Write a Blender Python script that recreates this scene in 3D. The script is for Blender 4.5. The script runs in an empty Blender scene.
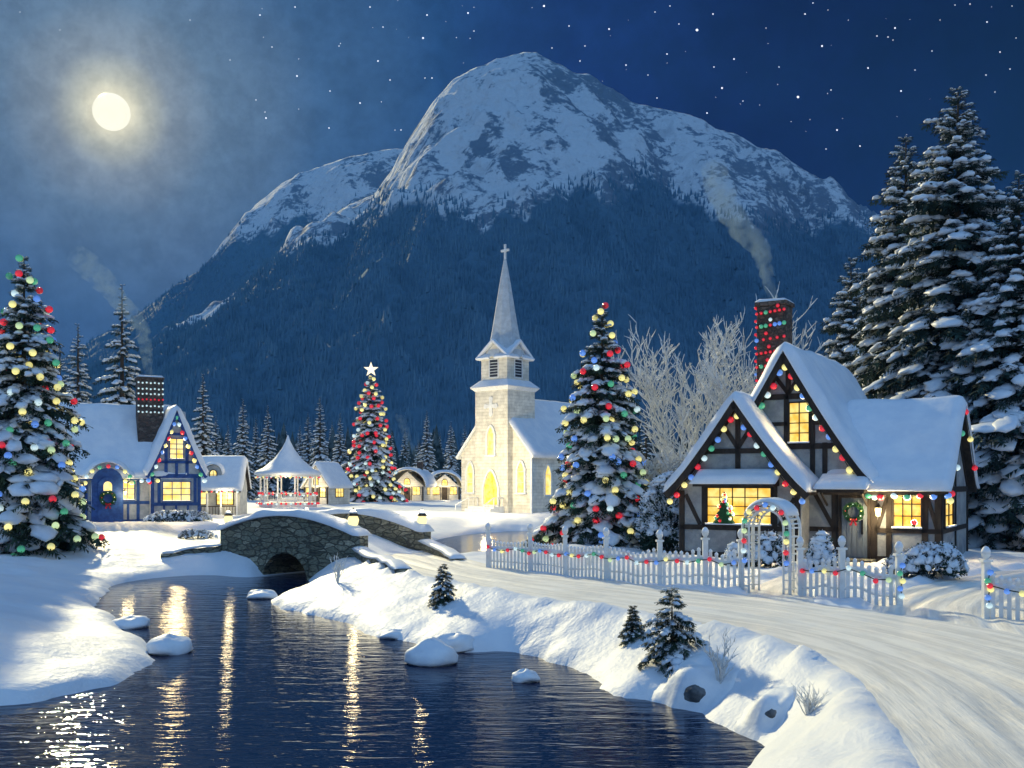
import bpy, math, random
import numpy as np
from mathutils import Vector, Matrix
from math import sin, cos, pi, radians, sqrt, atan2

# ------------------------------------------------------------------ camera, sky, moonlight, exposure
SC = bpy.context.scene
COL = SC.collection
CAMH, HOR, FPX = 2.76, 482.0, 1000.0      # eye height (m), horizon row and focal length in pixels
cam = bpy.data.cameras.new('camera'); camo = bpy.data.objects.new('camera', cam); COL.objects.link(camo)
cam.sensor_width = 36.0; cam.lens = 36.0 * FPX / 1024.0
cam.shift_y = (HOR - 384.0) / 1024.0
cam.clip_start = 0.1; cam.clip_end = 20000
camo.location = (0, 0, CAMH); camo.rotation_euler = (radians(90), 0, 0)
SC.camera = camo
SC.view_settings.view_transform = 'Standard'; SC.view_settings.look = 'None'
SC.view_settings.gamma = 1.0; SC.view_settings.exposure = 0.08
SC.view_settings.use_curve_mapping = False
SC.cycles.use_denoising = True
SC.cycles.max_bounces = 6; SC.cycles.diffuse_bounces = 3; SC.cycles.glossy_bounces = 3
SC.cycles.transparent_max_bounces = 8; SC.cycles.volume_bounces = 0
SC.cycles.sample_clamp_indirect = 3.0
SC.cycles.caustics_reflective = False; SC.cycles.caustics_refractive = False

MOON_DIR = Vector((-0.400, 1.0, 0.370)).normalized()
SUN_EL, SUN_AZ = radians(24.0), radians(-25.0)       # moonlight; azimuth from +Y
sun = bpy.data.lights.new('moonlight', 'SUN'); suno = bpy.data.objects.new('moonlight', sun); COL.objects.link(suno)
sun.energy = 4.4; sun.angle = radians(2.0); sun.color = (1.0, 0.86, 0.48)
sd = Vector((sin(SUN_AZ) * cos(SUN_EL), cos(SUN_AZ) * cos(SUN_EL), sin(SUN_EL)))
suno.rotation_euler = (-sd).to_track_quat('-Z', 'Y').to_euler()

W = bpy.data.worlds.new("World"); SC.world = W; W.use_nodes = True
wt = W.node_tree; wn = wt.nodes; wl = wt.links
for n in list(wn): wn.remove(n)
def N(tree, t, **kw):
    n = tree.nodes.new(t)
    for k, v in kw.items():
        if k.startswith('i_'):
            n.inputs[int(k[2:])].default_value = v
        else: setattr(n, k, v)
    return n
def mathn(t, op, a, b=None, c=None, clamp=False):
    n = t.nodes.new('ShaderNodeMath'); n.operation = op; n.use_clamp = clamp
    for i, v in enumerate((a, b, c)):
        if v is None: continue
        if isinstance(v, (int, float)): n.inputs[i].default_value = v
        else: t.links.new(v, n.inputs[i])
    return n.outputs[0]
def mapr(t, v, a, b, c=0.0, d=1.0, smooth=True):
    n = t.nodes.new('ShaderNodeMapRange'); n.interpolation_type = 'SMOOTHSTEP' if smooth else 'LINEAR'
    t.links.new(v, n.inputs[0])
    for i, x in enumerate((a, b, c, d)): n.inputs[i + 1].default_value = x
    return n.outputs[0]
def mixc(t, f, a, b, blend='MIX'):
    n = t.nodes.new('ShaderNodeMix'); n.data_type = 'RGBA'; n.blend_type = blend
    for s, v in ((0, f), (6, a), (7, b)):
        if isinstance(v, (int, float)): n.inputs[s].default_value = v
        elif isinstance(v, tuple): n.inputs[s].default_value = (*v[:3], 1)
        else: t.links.new(v, n.inputs[s])
    return n.outputs[2]
def ramp(t, v, stops):
    n = t.nodes.new('ShaderNodeValToRGB'); t.links.new(v, n.inputs[0])
    e = n.color_ramp.elements
    while len(e) > 1: e.remove(e[-1])
    e[0].position = stops[0][0]; e[0].color = (*stops[0][1], 1)
    for p, c in stops[1:]:
        k = e.new(p); k.color = (*c, 1)
    return n.outputs[0]

tc = N(wt, 'ShaderNodeTexCoord')
sep = N(wt, 'ShaderNodeSeparateXYZ'); wl.new(tc.outputs['Generated'], sep.inputs[0])
dot = N(wt, 'ShaderNodeVectorMath', operation='DOT_PRODUCT'); wl.new(tc.outputs['Generated'], dot.inputs[0]); dot.inputs[1].default_value = MOON_DIR
ang = mathn(wt, 'ARCCOSINE', mathn(wt, 'MINIMUM', dot.outputs['Value'], 1.0))
dn = N(wt, 'ShaderNodeTexNoise'); wl.new(tc.outputs['Generated'], dn.inputs['Vector']); dn.inputs['Scale'].default_value = 7.0; dn.inputs['Detail'].default_value = 6
ang2 = mathn(wt, 'ADD', ang, mathn(wt, 'MULTIPLY', mathn(wt, 'SUBTRACT', dn.outputs[0], 0.5), mathn(wt, 'MULTIPLY', ang, 0.45)))
def lin(r, g, b): return tuple(((c / 255) / 12.92 if c <= 10 else ((c / 255 + .055) / 1.055) ** 2.4) for c in (r, g, b))
# night sky by angle from the moon (0 .. 1.2 rad)
halo = ramp(wt, mathn(wt, 'DIVIDE', ang2, 1.2), [(0.0, lin(252, 246, 210)), (0.013, lin(238, 232, 200)), (0.024, lin(190, 192, 175)),
    (0.042, lin(134, 148, 158)), (0.075, lin(96, 122, 146)), (0.15, lin(58, 92, 130)), (0.25, lin(31, 67, 113)), (0.36, lin(17, 42, 96)), (0.50, lin(7, 18, 62)), (0.70, lin(3, 6, 34)), (1.0, lin(2, 4, 24))])
# a little brighter blue towards the horizon
hz = mapr(wt, sep.outputs[2], 0.0, 0.42, 1.0, 0.0)
col = mixc(wt, mathn(wt, 'MULTIPLY', hz, 0.40), halo, lin(28, 62, 116))
# painterly mottling / thin mist
mn = N(wt, 'ShaderNodeTexNoise'); wl.new(tc.outputs['Generated'], mn.inputs['Vector']); mn.inputs['Scale'].default_value = 26.0; mn.inputs['Detail'].default_value = 9; mn.inputs['Roughness'].default_value = 0.75
mot = mapr(wt, mn.outputs[0], 0.3, 0.7, 0.80, 1.2)
vm = N(wt, 'ShaderNodeVectorMath', operation='SCALE'); wl.new(col, vm.inputs[0]); wl.new(mot, vm.inputs['Scale'])
# unseen sky overhead and behind the viewer, brightened as added blue fill
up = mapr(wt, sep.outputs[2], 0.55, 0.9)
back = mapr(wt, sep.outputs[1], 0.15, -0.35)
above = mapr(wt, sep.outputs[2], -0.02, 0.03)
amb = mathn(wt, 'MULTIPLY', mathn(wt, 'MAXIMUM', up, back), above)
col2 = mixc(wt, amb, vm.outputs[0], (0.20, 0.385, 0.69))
sky = N(wt, 'ShaderNodeTexSky'); sky.sky_type = 'NISHITA'; sky.sun_disc = False; sky.sun_elevation = SUN_EL; sky.sun_rotation = SUN_AZ
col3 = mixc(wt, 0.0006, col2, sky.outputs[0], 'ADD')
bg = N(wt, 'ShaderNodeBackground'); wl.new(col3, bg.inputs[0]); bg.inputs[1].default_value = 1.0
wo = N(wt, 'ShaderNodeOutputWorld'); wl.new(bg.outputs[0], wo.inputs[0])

# ------------------------------------------------------------------ helpers
def tag(o, label=None, cat=None, group=None, kind=None):
    if label: o['label'] = label
    if cat: o['category'] = cat
    if group: o['group'] = group
    if kind: o['kind'] = kind
    return o
def empty(name, loc=(0, 0, 0), rz=0.0, label=None, cat=None, group=None):
    o = bpy.data.objects.new(name, None); COL.objects.link(o)
    o.location = loc; o.rotation_euler = (0, 0, rz); o.empty_display_size = 0.2
    return tag(o, label, cat, group)
def link(name, me, parent=None):
    o = bpy.data.objects.new(name, me); COL.objects.link(o)
    if parent is not None: o.parent = parent
    return o
def mesh_np(name, V, F, mat, parent=None, smooth=False, uv=None):
    """V (n,3), F (m,k) int array of equal-size faces"""
    V = np.asarray(V, dtype=np.float32); F = np.asarray(F, dtype=np.int32)
    me = bpy.data.meshes.new(name); k = F.shape[1]
    me.vertices.add(len(V)); me.vertices.foreach_set('co', V.ravel())
    me.loops.add(F.size); me.loops.foreach_set('vertex_index', F.ravel())
    me.polygons.add(len(F)); me.polygons.foreach_set('loop_start', np.arange(0, F.size, k, dtype=np.int32))
    me.polygons.foreach_set('loop_total', np.full(len(F), k, dtype=np.int32))
    me.polygons.foreach_set('use_smooth', np.full(len(F), smooth))
    if uv is not None:
        l = me.uv_layers.new(name='UVMap'); l.data.foreach_set('uv', np.asarray(uv, dtype=np.float32)[F.ravel()].ravel())
    me.update(calc_edges=True); me.validate()
    if mat: me.materials.append(mat)
    return link(name, me, parent)
class MB:
    def __init__(s): s.v = []; s.f = []
    def add(s, vs, fs):
        b = len(s.v); s.v += [tuple(v) for v in vs]; s.f += [tuple(i + b for i in f) for f in fs]; return s
    def box(s, x0, x1, y0, y1, z0, z1):
        return s.add([(x0, y0, z0), (x1, y0, z0), (x1, y1, z0), (x0, y1, z0), (x0, y0, z1), (x1, y0, z1), (x1, y1, z1), (x0, y1, z1)],
                     [(0, 3, 2, 1), (4, 5, 6, 7), (0, 1, 5, 4), (1, 2, 6, 5), (2, 3, 7, 6), (3, 0, 4, 7)])
    def prism(s, poly, f0, f1):
        """poly = list of 2d points, f0/f1 map (a,b)->3d for the two ends"""
        n = len(poly)
        vs = [f0(a, b) for a, b in poly] + [f1(a, b) for a, b in poly]
        fs = [tuple(range(n)), tuple(range(2 * n - 1, n - 1, -1))] + [(i, i + n, (i + 1) % n + n, (i + 1) % n) for i in range(n)]
        return s.add(vs, fs)
    def tube(s, pts, rad, n=6, cap=True):
        pts = [Vector(p) for p in pts]; r = rad if isinstance(rad, (list, tuple)) else [rad] * len(pts)
        rings = []; b = len(s.v)
        for i, p in enumerate(pts):
            d = (pts[min(i + 1, len(pts) - 1)] - pts[max(i - 1, 0)])
            if d.length < 1e-6: d = Vector((0, 0, 1))
            d.normalize(); a = Vector((0, 0, 1)) if abs(d.z) < 0.9 else Vector((1, 0, 0))
            x = d.cross(a).normalized(); y = d.cross(x)
            s.v += [tuple(p + (x * cos(2 * pi * k / n) + y * sin(2 * pi * k / n)) * r[i]) for k in range(n)]
        for i in range(len(pts) - 1):
            for k in range(n):
                s.f.append((b + i * n + k, b + i * n + (k + 1) % n, b + (i + 1) * n + (k + 1) % n, b + (i + 1) * n + k))
        if cap:
            s.f.append(tuple(b + k for k in range(n))[::-1]); e = b + (len(pts) - 1) * n; s.f.append(tuple(e + k for k in range(n)))
        return s
    def lathe(s, prof, c=(0, 0, 0), n=12, sx=1.0, sy=1.0, ph=0.0):
        b = len(s.v)
        for r, z in prof:
            s.v += [(c[0] + r * cos(2 * pi * k / n + ph) * sx, c[1] + r * sin(2 * pi * k / n + ph) * sy, c[2] + z) for k in range(n)]
        for i in range(len(prof) - 1):
            for k in range(n):
                s.f.append((b + i * n + k, b + i * n + (k + 1) % n, b + (i + 1) * n + (k + 1) % n, b + (i + 1) * n + k))
        s.f.append(tuple(b + k for k in range(n))[::-1]); e = b + (len(prof) - 1) * n; s.f.append(tuple(e + k for k in range(n)))
        return s
    def beam(s, P, a0, z0, a1, z1, w, d0, d1):
        """flat bar in a wall plane: P(a, z, out)"""
        dx, dz = a1 - a0, z1 - z0; L = sqrt(dx * dx + dz * dz); nx, nz = -dz / L * w / 2, dx / L * w / 2
        q = [(a0 + nx, z0 + nz), (a1 + nx, z1 + nz), (a1 - nx, z1 - nz), (a0 - nx, z0 - nz)]
        vs = [P(a, z, d0) for a, z in q] + [P(a, z, d1) for a, z in q]
        return s.add(vs, [(0, 1, 2, 3), (7, 6, 5, 4), (0, 4, 5, 1), (1, 5, 6, 2), (2, 6, 7, 3), (3, 7, 4, 0)])
    def build(s, name, mat, parent=None, smooth=False, bevel=0):
        me = bpy.data.meshes.new(name); me.from_pydata(s.v, [], s.f)
        import bmesh
        bm = bmesh.new(); bm.from_mesh(me); bmesh.ops.recalc_face_normals(bm, faces=bm.faces)
        if bevel:
            bmesh.ops.bevel(bm, geom=[e for e in bm.edges if len(e.link_faces) == 2 and e.calc_face_angle(0) > 0.6], offset=bevel, segments=2, affect='EDGES', profile=0.6)
        bm.to_mesh(me); bm.free()
        if smooth: me.polygons.foreach_set('use_smooth', [True] * len(me.polygons))
        if mat: me.materials.append(mat)
        me.update()
        return link(name, me, parent)

# smooth value noise for shapes
_rs = np.random.RandomState(5); _perm = _rs.rand(64, 64, 64).astype(np.float32)
def vnoise(x, y, z=0.0):
    x = np.asarray(x, float); y = np.asarray(y, float); z = np.asarray(z, float) + 0 * x
    xi, yi, zi = np.floor(x).astype(int), np.floor(y).astype(int), np.floor(z).astype(int)
    fx, fy, fz = x - xi, y - yi, z - zi
    fx, fy, fz = [f * f * (3 - 2 * f) for f in (fx, fy, fz)]
    def g(a, b, c): return _perm[(xi + a) % 64, (yi + b) % 64, (zi + c) % 64]
    def lx(b, c): return g(0, b, c) * (1 - fx) + g(1, b, c) * fx
    return (((lx(0, 0) * (1 - fy) + lx(1, 0) * fy) * (1 - fz)) + ((lx(0, 1) * (1 - fy) + lx(1, 1) * fy) * fz)) * 2 - 1
def fbm(x, y, z=0.0, o=4, g=0.5):
    s = 0; a = 1.0; f = 1.0
    for i in range(o):
        s = s + a * vnoise(x * f + 17.3 * i, y * f + 5.1 * i, np.asarray(z) * f + 3.7 * i); a *= g; f *= 2.03
    return s
def sstep(x, a=0.0, b=1.0):
    t = np.clip((np.asarray(x, float) - a) / (b - a), 0, 1); return t * t * (3 - 2 * t)

# pixel column + distance -> world x ; pixel row + distance -> world z
def X(px, d): return (px - 512.0) / FPX * d
def Z(py, d): return CAMH - (py - HOR) / FPX * d
def G(px, py, z=0.0):
    d = (CAMH - z) * FPX / (py - HOR); return (X(px, d), d)

# ------------------------------------------------------------------ materials
def newmat(name):
    m = bpy.data.materials.new(name); m.use_nodes = True; t = m.node_tree
    for n in list(t.nodes): t.nodes.remove(n)
    o = t.nodes.new('ShaderNodeOutputMaterial'); b = t.nodes.new('ShaderNodeBsdfPrincipled'); t.links.new(b.outputs[0], o.inputs[0])
    return m, t, b, o
def setc(b, name, v):
    i = b.inputs[name]; i.default_value = (*v, 1) if isinstance(v, tuple) else v
def mat(name, c, rough=0.7, var=0.25, scale=3.0, bump=0.2, bscale=12.0, c2=None, spec=0.3, metal=0.0, coords='Object', dist=0.02, stretch=(1, 1, 1)):
    m, t, b, o = newmat(name)
    setc(b, 'Roughness', rough); setc(b, 'Specular IOR Level', spec); setc(b, 'Metallic', metal)
    tcn = t.nodes.new('ShaderNodeTexCoord'); mp = t.nodes.new('ShaderNodeMapping'); t.links.new(tcn.outputs[coords], mp.inputs[0]); mp.inputs['Scale'].default_value = stretch
    n = t.nodes.new('ShaderNodeTexNoise'); t.links.new(mp.outputs[0], n.inputs['Vector']); n.inputs['Scale'].default_value = scale; n.inputs['Detail'].default_value = 6; n.inputs['Roughness'].default_value = 0.65
    c2 = c2 or tuple(x * (1 - var) for x in c)
    f = mapr(t, n.outputs[0], 0.35, 0.65)
    cc = mixc(t, f, c2, c); t.links.new(cc, b.inputs['Base Color'])
    if bump:
        n2 = t.nodes.new('ShaderNodeTexNoise'); t.links.new(mp.outputs[0], n2.inputs['Vector']); n2.inputs['Scale'].default_value = bscale; n2.inputs['Detail'].default_value = 5
        bp = t.nodes.new('ShaderNodeBump'); bp.inputs['Strength'].default_value = bump; bp.inputs['Distance'].default_value = dist
        t.links.new(n2.outputs[0], bp.inputs['Height']); t.links.new(bp.outputs[0], b.inputs['Normal'])
    return m
def emat(name, c, strength, base=None, var=0.0, scale=4.0, c2=None):
    m, t, b, o = newmat(name)
    setc(b, 'Base Color', base or tuple(x * 0.5 for x in c)); setc(b, 'Roughness', 0.25)
    setc(b, 'Emission Color', c); setc(b, 'Emission Strength', strength)
    if c2:
        tcn = t.nodes.new('ShaderNodeTexCoord'); n = t.nodes.new('ShaderNodeTexNoise'); t.links.new(tcn.outputs['Object'], n.inputs['Vector']); n.inputs['Scale'].default_value = scale; n.inputs['Detail'].default_value = 3
        t.links.new(mixc(t, mapr(t, n.outputs[0], 0.35, 0.65), c, c2), b.inputs['Emission Color'])
    return m
M = {}
def snowmat(name, c=(0.80, 0.83, 0.87), c2=(0.70, 0.75, 0.82), s=0.5, fine=9.0, strength=0.5, dist=0.12):
    m, t, b, o = newmat(name)
    setc(b, 'Roughness', 0.55); setc(b, 'Specular IOR Level', 0.25)
    tcn = t.nodes.new('ShaderNodeTexCoord')
    n = t.nodes.new('ShaderNodeTexNoise'); t.links.new(tcn.outputs['Object'], n.inputs['Vector']); n.inputs['Scale'].default_value = s; n.inputs['Detail'].default_value = 8; n.inputs['Roughness'].default_value = 0.6
    t.links.new(mixc(t, mapr(t, n.outputs[0], 0.35, 0.68), c2, c), b.inputs['Base Color'])
    n2 = t.nodes.new('ShaderNodeTexNoise'); t.links.new(tcn.outputs['Object'], n2.inputs['Vector']); n2.inputs['Scale'].default_value = fine; n2.inputs['Detail'].default_value = 7; n2.inputs['Roughness'].default_value = 0.6
    n3 = t.nodes.new('ShaderNodeTexNoise'); t.links.new(tcn.outputs['Object'], n3.inputs['Vector']); n3.inputs['Scale'].default_value = 1.3; n3.inputs['Detail'].default_value = 3
    h = mathn(t, 'ADD', mathn(t, 'MULTIPLY', n2.outputs[0], 0.25), n3.outputs[0])
    bp = t.nodes.new('ShaderNodeBump'); bp.inputs['Strength'].default_value = strength; bp.inputs['Distance'].default_value = dist
    t.links.new(h, bp.inputs['Height']); t.links.new(bp.outputs[0], b.inputs['Normal'])
    return m
M['snow'] = snowmat('ground_snow', strength=0.35, dist=0.22)
M['roofsnow'] = snowmat('roof_snow', s=1.2, fine=9, strength=0.5, dist=0.10)
M['boughsnow'] = snowmat('bough_snow', c=(0.82, 0.85, 0.88), c2=(0.68, 0.74, 0.82), s=2.0, fine=10, strength=0.5, dist=0.08)
M['frost'] = mat('frost', (0.86, 0.87, 0.86), 0.7, c2=(0.62, 0.64, 0.64), scale=2.5, bump=0)
M['needle'] = mat('fir_needles', (0.040, 0.080, 0.055), 0.8, c2=(0.010, 0.022, 0.016), scale=2.0, bump=0)
M['needle2'] = mat('dark_fir_needles', (0.035, 0.075, 0.065), 0.8, c2=(0.008, 0.016, 0.016), scale=1.4, bump=0)
M['bark'] = mat('bark', (0.10, 0.075, 0.055), 0.9, scale=6, bump=0.8, stretch=(1, 1, 0.2))
M['timber'] = mat('dark_timber', (0.045, 0.033, 0.025), 0.75, c2=(0.02, 0.015, 0.012), scale=5, bump=0.5, stretch=(1, 1, 0.4))
M['plaster'] = mat('grey_plaster', (0.36, 0.37, 0.36), 0.85, c2=(0.22, 0.23, 0.24), scale=1.6, bump=0.5, bscale=9)
M['blueplaster'] = mat('pale_plaster', (0.48, 0.50, 0.50), 0.85, c2=(0.30, 0.33, 0.36), scale=1.6, bump=0.4, bscale=9)
M['bluewood'] = mat('blue_painted_wood', (0.030, 0.095, 0.30), 0.5, c2=(0.018, 0.055, 0.20), scale=3, bump=0.3)
M['doorgrey'] = mat('grey_painted_door', (0.16, 0.19, 0.22), 0.55, scale=4, bump=0.4, stretch=(4, 4, 0.5))
M['white'] = mat('white_paint', (0.78, 0.80, 0.80), 0.5, var=0.15, scale=4, bump=0.2)
M['cream'] = mat('cream_clapboard', (0.66, 0.63, 0.54), 0.7, var=0.2, scale=2.5, bump=0.4)
m, t, b, o = newmat('cream_shingle_siding'); setc(b, 'Roughness', 0.75)
tcn = t.nodes.new('ShaderNodeTexCoord'); sx_ = t.nodes.new('ShaderNodeSeparateXYZ'); t.links.new(tcn.outputs['Object'], sx_.inputs[0]); cx2 = t.nodes.new('ShaderNodeCombineXYZ')
t.links.new(mathn(t, 'ADD', sx_.outputs[0], sx_.outputs[1]), cx2.inputs[0]); t.links.new(sx_.outputs[2], cx2.inputs[1])
br_ = t.nodes.new('ShaderNodeTexBrick'); t.links.new(cx2.outputs[0], br_.inputs['Vector']); br_.inputs['Scale'].default_value = 1.0; br_.inputs['Brick Width'].default_value = .75; br_.inputs['Row Height'].default_value = .30; br_.inputs['Mortar Size'].default_value = .022
br_.inputs['Color1'].default_value = (.78, .75, .65, 1); br_.inputs['Color2'].default_value = (.73, .70, .60, 1); br_.inputs['Mortar'].default_value = (.62, .59, .50, 1)
nn_ = t.nodes.new('ShaderNodeTexNoise'); t.links.new(tcn.outputs['Object'], nn_.inputs['Vector']); nn_.inputs['Scale'].default_value = 1.5; nn_.inputs['Detail'].default_value = 8
t.links.new(mixc(t, 1.0, br_.outputs[0], mapr(t, nn_.outputs[0], .3, .7, .78, 1.08), 'MULTIPLY'), b.inputs['Base Color'])
bp = t.nodes.new('ShaderNodeBump'); bp.inputs['Strength'].default_value = .6; bp.inputs['Distance'].default_value = .04; t.links.new(mathn(t, 'SUBTRACT', 1.0, br_.outputs['Fac']), bp.inputs['Height']); t.links.new(bp.outputs[0], b.inputs['Normal'])
M['cream'] = m
M['iron'] = mat('black_iron', (0.02, 0.02, 0.022), 0.4, metal=0.6, scale=8, bump=0.2)
M['red'] = mat('red_ribbon', (0.45, 0.015, 0.03), 0.5, scale=8, bump=0.1)
M['green'] = mat('garland_green', (0.02, 0.09, 0.03), 0.8, scale=12, bump=0.8, dist=0.05)
M['wire'] = mat('dark_green_wire', (0.01, 0.03, 0.015), 0.6, scale=8, bump=0)
M['louvre'] = mat('louvre_shutter', (0.03, 0.04, 0.06), 0.6, scale=8, bump=0)
M['stoneroof'] = mat('frosted_spire_slate', (0.55, 0.60, 0.64), 0.7, var=0.2, scale=2, bump=0.4)
def stonemat(name, sc=(.8, .8, 2.1), scale=2.3, cols=((0.10, 0.10, 0.07), (0.24, 0.22, 0.15), (0.42, 0.38, 0.27), (0.17, 0.18, 0.13))):
    m, t, b, o = newmat(name)
    tcn = t.nodes.new('ShaderNodeTexCoord'); mp = t.nodes.new('ShaderNodeMapping'); t.links.new(tcn.outputs['Object'], mp.inputs[0]); mp.inputs['Scale'].default_value = sc
    nz = t.nodes.new('ShaderNodeTexNoise'); t.links.new(mp.outputs[0], nz.inputs['Vector']); nz.inputs['Scale'].default_value = 2.5
    add = mixc(t, 0.30, mp.outputs[0], nz.outputs[1], 'ADD')
    v = t.nodes.new('ShaderNodeTexVoronoi'); t.links.new(add, v.inputs['Vector']); v.inputs['Scale'].default_value = scale
    e = t.nodes.new('ShaderNodeTexVoronoi'); e.feature = 'DISTANCE_TO_EDGE'; t.links.new(add, e.inputs['Vector']); e.inputs['Scale'].default_value = scale
    sp = t.nodes.new('ShaderNodeSeparateColor'); t.links.new(v.outputs['Color'], sp.inputs[0])
    cc = ramp(t, sp.outputs[0], [(0.0, cols[0]), (0.35, cols[1]), (0.65, cols[3]), (1.0, cols[2])])
    n2 = t.nodes.new('ShaderNodeTexNoise'); t.links.new(mp.outputs[0], n2.inputs['Vector']); n2.inputs['Scale'].default_value = 9; n2.inputs['Detail'].default_value = 6
    cc = mixc(t, 0.6, cc, mapr(t, n2.outputs[0], 0.3, 0.7, 0.35, 1.5), 'MULTIPLY')
    ed = mapr(t, e.outputs['Distance'], 0.0, 0.10)
    t.links.new(mixc(t, ed, (0.085, 0.082, 0.066), cc), b.inputs['Base Color'])
    hh = mathn(t, 'ADD', ed, mathn(t, 'MULTIPLY', n2.outputs[0], 0.4))
    bp = t.nodes.new('ShaderNodeBump'); bp.inputs['Strength'].default_value = 0.9; bp.inputs['Distance'].default_value = 0.06
    t.links.new(hh, bp.inputs['Height']); t.links.new(bp.outputs[0], b.inputs['Normal']); setc(b, 'Roughness', 0.85)
    return m
M['stone'] = stonemat('bridge_stone')
M['chimstone'] = stonemat('chimney_stone', (1, 1, 1.6), 3.6, ((0.05, 0.035, 0.03), (0.13, 0.08, 0.06), (0.19, 0.14, 0.11), (0.09, 0.06, 0.05)))
M['rock'] = mat('river_rock', (0.17, 0.18, 0.19), 0.8, c2=(0.06, 0.07, 0.08), scale=3, bump=1.0, bscale=5, dist=0.1)
# lit things
M['pane'] = emat('lit_window', lin(255, 214, 96), 1.0, c2=lin(255, 240, 170), scale=1.6)
M['panewarm'] = emat('lit_cottage_window', lin(248, 186, 62), 1.0, c2=lin(255, 232, 140), scale=2.3)
M['lamp'] = emat('lit_lantern_globe', lin(255, 238, 170), 1.15)
BC = {'yellow': (244, 228, 140), 'red': (206, 36, 50), 'blue': (88, 132, 205), 'green': (66, 148, 112), 'white': (196, 216, 214), 'lime': (186, 206, 150)}
def bulbmat(n, c):
    m, t, b, o = newmat(n + '_bulb_glass')
    l = lin(*c); setc(b, 'Base Color', l); setc(b, 'Roughness', 0.15); setc(b, 'Coat Weight', 0.6)
    setc(b, 'Emission Color', l)
    tcn = t.nodes.new('ShaderNodeTexCoord'); sz = t.nodes.new('ShaderNodeSeparateXYZ'); t.links.new(tcn.outputs['Generated'], sz.inputs[0])
    t.links.new(mapr(t, sz.outputs[2], 0.15, 1.0, 1.0, 0.32), b.inputs['Emission Strength'])
    return m
for k, c in BC.items(): M['b_' + k] = bulbmat(k, c)
M['moon'] = emat('moon_surface', lin(255, 249, 222), 1.18, base=(0.02, 0.02, 0.02))
M['star'] = emat('star_light', (0.85, 0.9, 1.0), 1.4)
M['starw'] = emat('star_topper_light', lin(255, 240, 200), 1.3)

# ------------------------------------------------------------------ terrain
def chaikin(P, n=2, closed=True):
    P = np.array(P, float)
    for _ in range(n):
        Q = np.roll(P, -1, 0) if closed else P[1:]
        A = P if closed else P[:-1]
        R = np.empty((2 * len(A), 2)); R[0::2] = A * .75 + Q * .25; R[1::2] = A * .25 + Q * .75
        if not closed: R = np.vstack([P[:1], R, P[-1:]])
        P = R
    return P
WL = -1.0
def Wp(px, py): return G(px, py, WL)
shore = [(-60, 13), (-30, 14), (-16, 15.3), Wp(0, 712), Wp(60, 697), Wp(110, 684), Wp(150, 667), Wp(160, 655), Wp(140, 640), Wp(116, 622), Wp(95, 605), Wp(98, 592), Wp(125, 581), Wp(200, 574),
         (-10.6, 39.3), (-10.1, 39.6), (-9.9, 39.97), (-7.3, 43.5), (-6.6, 52), (-5.5, 62), (-3, 74), (6, 80), (20, 86), (45, 90), (45, 82), (22, 78), (12, 70), (7.5, 60), (4.5, 52), (1.5, 47), (-2.2, 45.6), (-5.3, 42.1), (-7.9, 38.5),
         (-7.6, 37.6), Wp(305, 592), Wp(266, 600), Wp(280, 609), Wp(310, 617), Wp(350, 623), Wp(364, 634), Wp(400, 641), Wp(455, 652), Wp(500, 652), Wp(545, 658), Wp(580, 672), Wp(603, 692), Wp(655, 701), Wp(700, 713), Wp(735, 733), Wp(770, 747), Wp(742, 768), (2.3, 11.5), (1.0, 8), (-3, 5), (-60, 3)]
SH = chaikin(shore, 2)
BR_A = np.array((-5.8, 37.0)); BR_D = np.array((-0.81, 0.587)); BR_D = BR_D / np.linalg.norm(BR_D); BR_L = 7.66; BR_W = 4.0
BR_N = np.array((BR_D[1], -BR_D[0]))       # towards the back side
nearmid = BR_A + BR_N * BR_W / 2; farmid = nearmid + BR_D * BR_L
road_c = [(6.0, 2), (6.3, 7), (7.0, 11), (7.55, 14.5), (7.0, 18.4), (5.0, 21.8), (2.3, 25.2), (-0.3, 28.6), (-2.3, 32.4), (-3.4, 36.6), tuple(nearmid)]
RD = chaikin(road_c, 3, False)
road2_c = [tuple(farmid), tuple(farmid + BR_D * 3), (-17, 48.5), (-21, 56), (-24, 64), (-27, 69)]
RD2 = chaikin(road2_c, 3, False)
drive_c = [(7.6, 15.5), (8.4, 18.8), (9.9, 22.5), (12.8, 26.5), (18, 31), (27, 36)]
DR = chaikin(drive_c, 3, False)
path_c = [(5.6, 20.8), (6.35, 23.8), (7.2, 26.5), (9.5, 30.5), (11.75, 34.2)]
PT = chaikin(path_c, 3, False)
def widths(P, w0, w1):
    s = np.r_[0, np.cumsum(np.linalg.norm(np.diff(P, axis=0), axis=1))]; return w0 + (w1 - w0) * s / s[-1]
ROADS = [(RD, np.interp(RD[:, 1], [8, 15, 20, 28, 36, 40], [2.9, 2.55, 2.3, 1.9, 1.7, 1.7])), (RD2, widths(RD2, 1.7, 2.2)), (DR, widths(DR, 1.7, 1.8)), (PT, widths(PT, 0.8, 0.7))]
def segdist(x, y, P, closed, w=None):
    A = P if closed else P[:-1]; B = np.roll(P, -1, 0) if closed else P[1:]
    best = np.full(x.shape, 1e9)
    for i in range(len(A)):
        ax, ay = A[i]; bx, by = B[i]; dx, dy = bx - ax, by - ay; L2 = dx * dx + dy * dy + 1e-12
        t = np.clip(((x - ax) * dx + (y - ay) * dy) / L2, 0, 1)
        d = np.hypot(x - ax - t * dx, y - ay - t * dy)
        if w is not None:
            wi = w[i] + (w[i + 1] - w[i]) * t; d = d - wi
        best = np.minimum(best, d)
    return best
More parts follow.
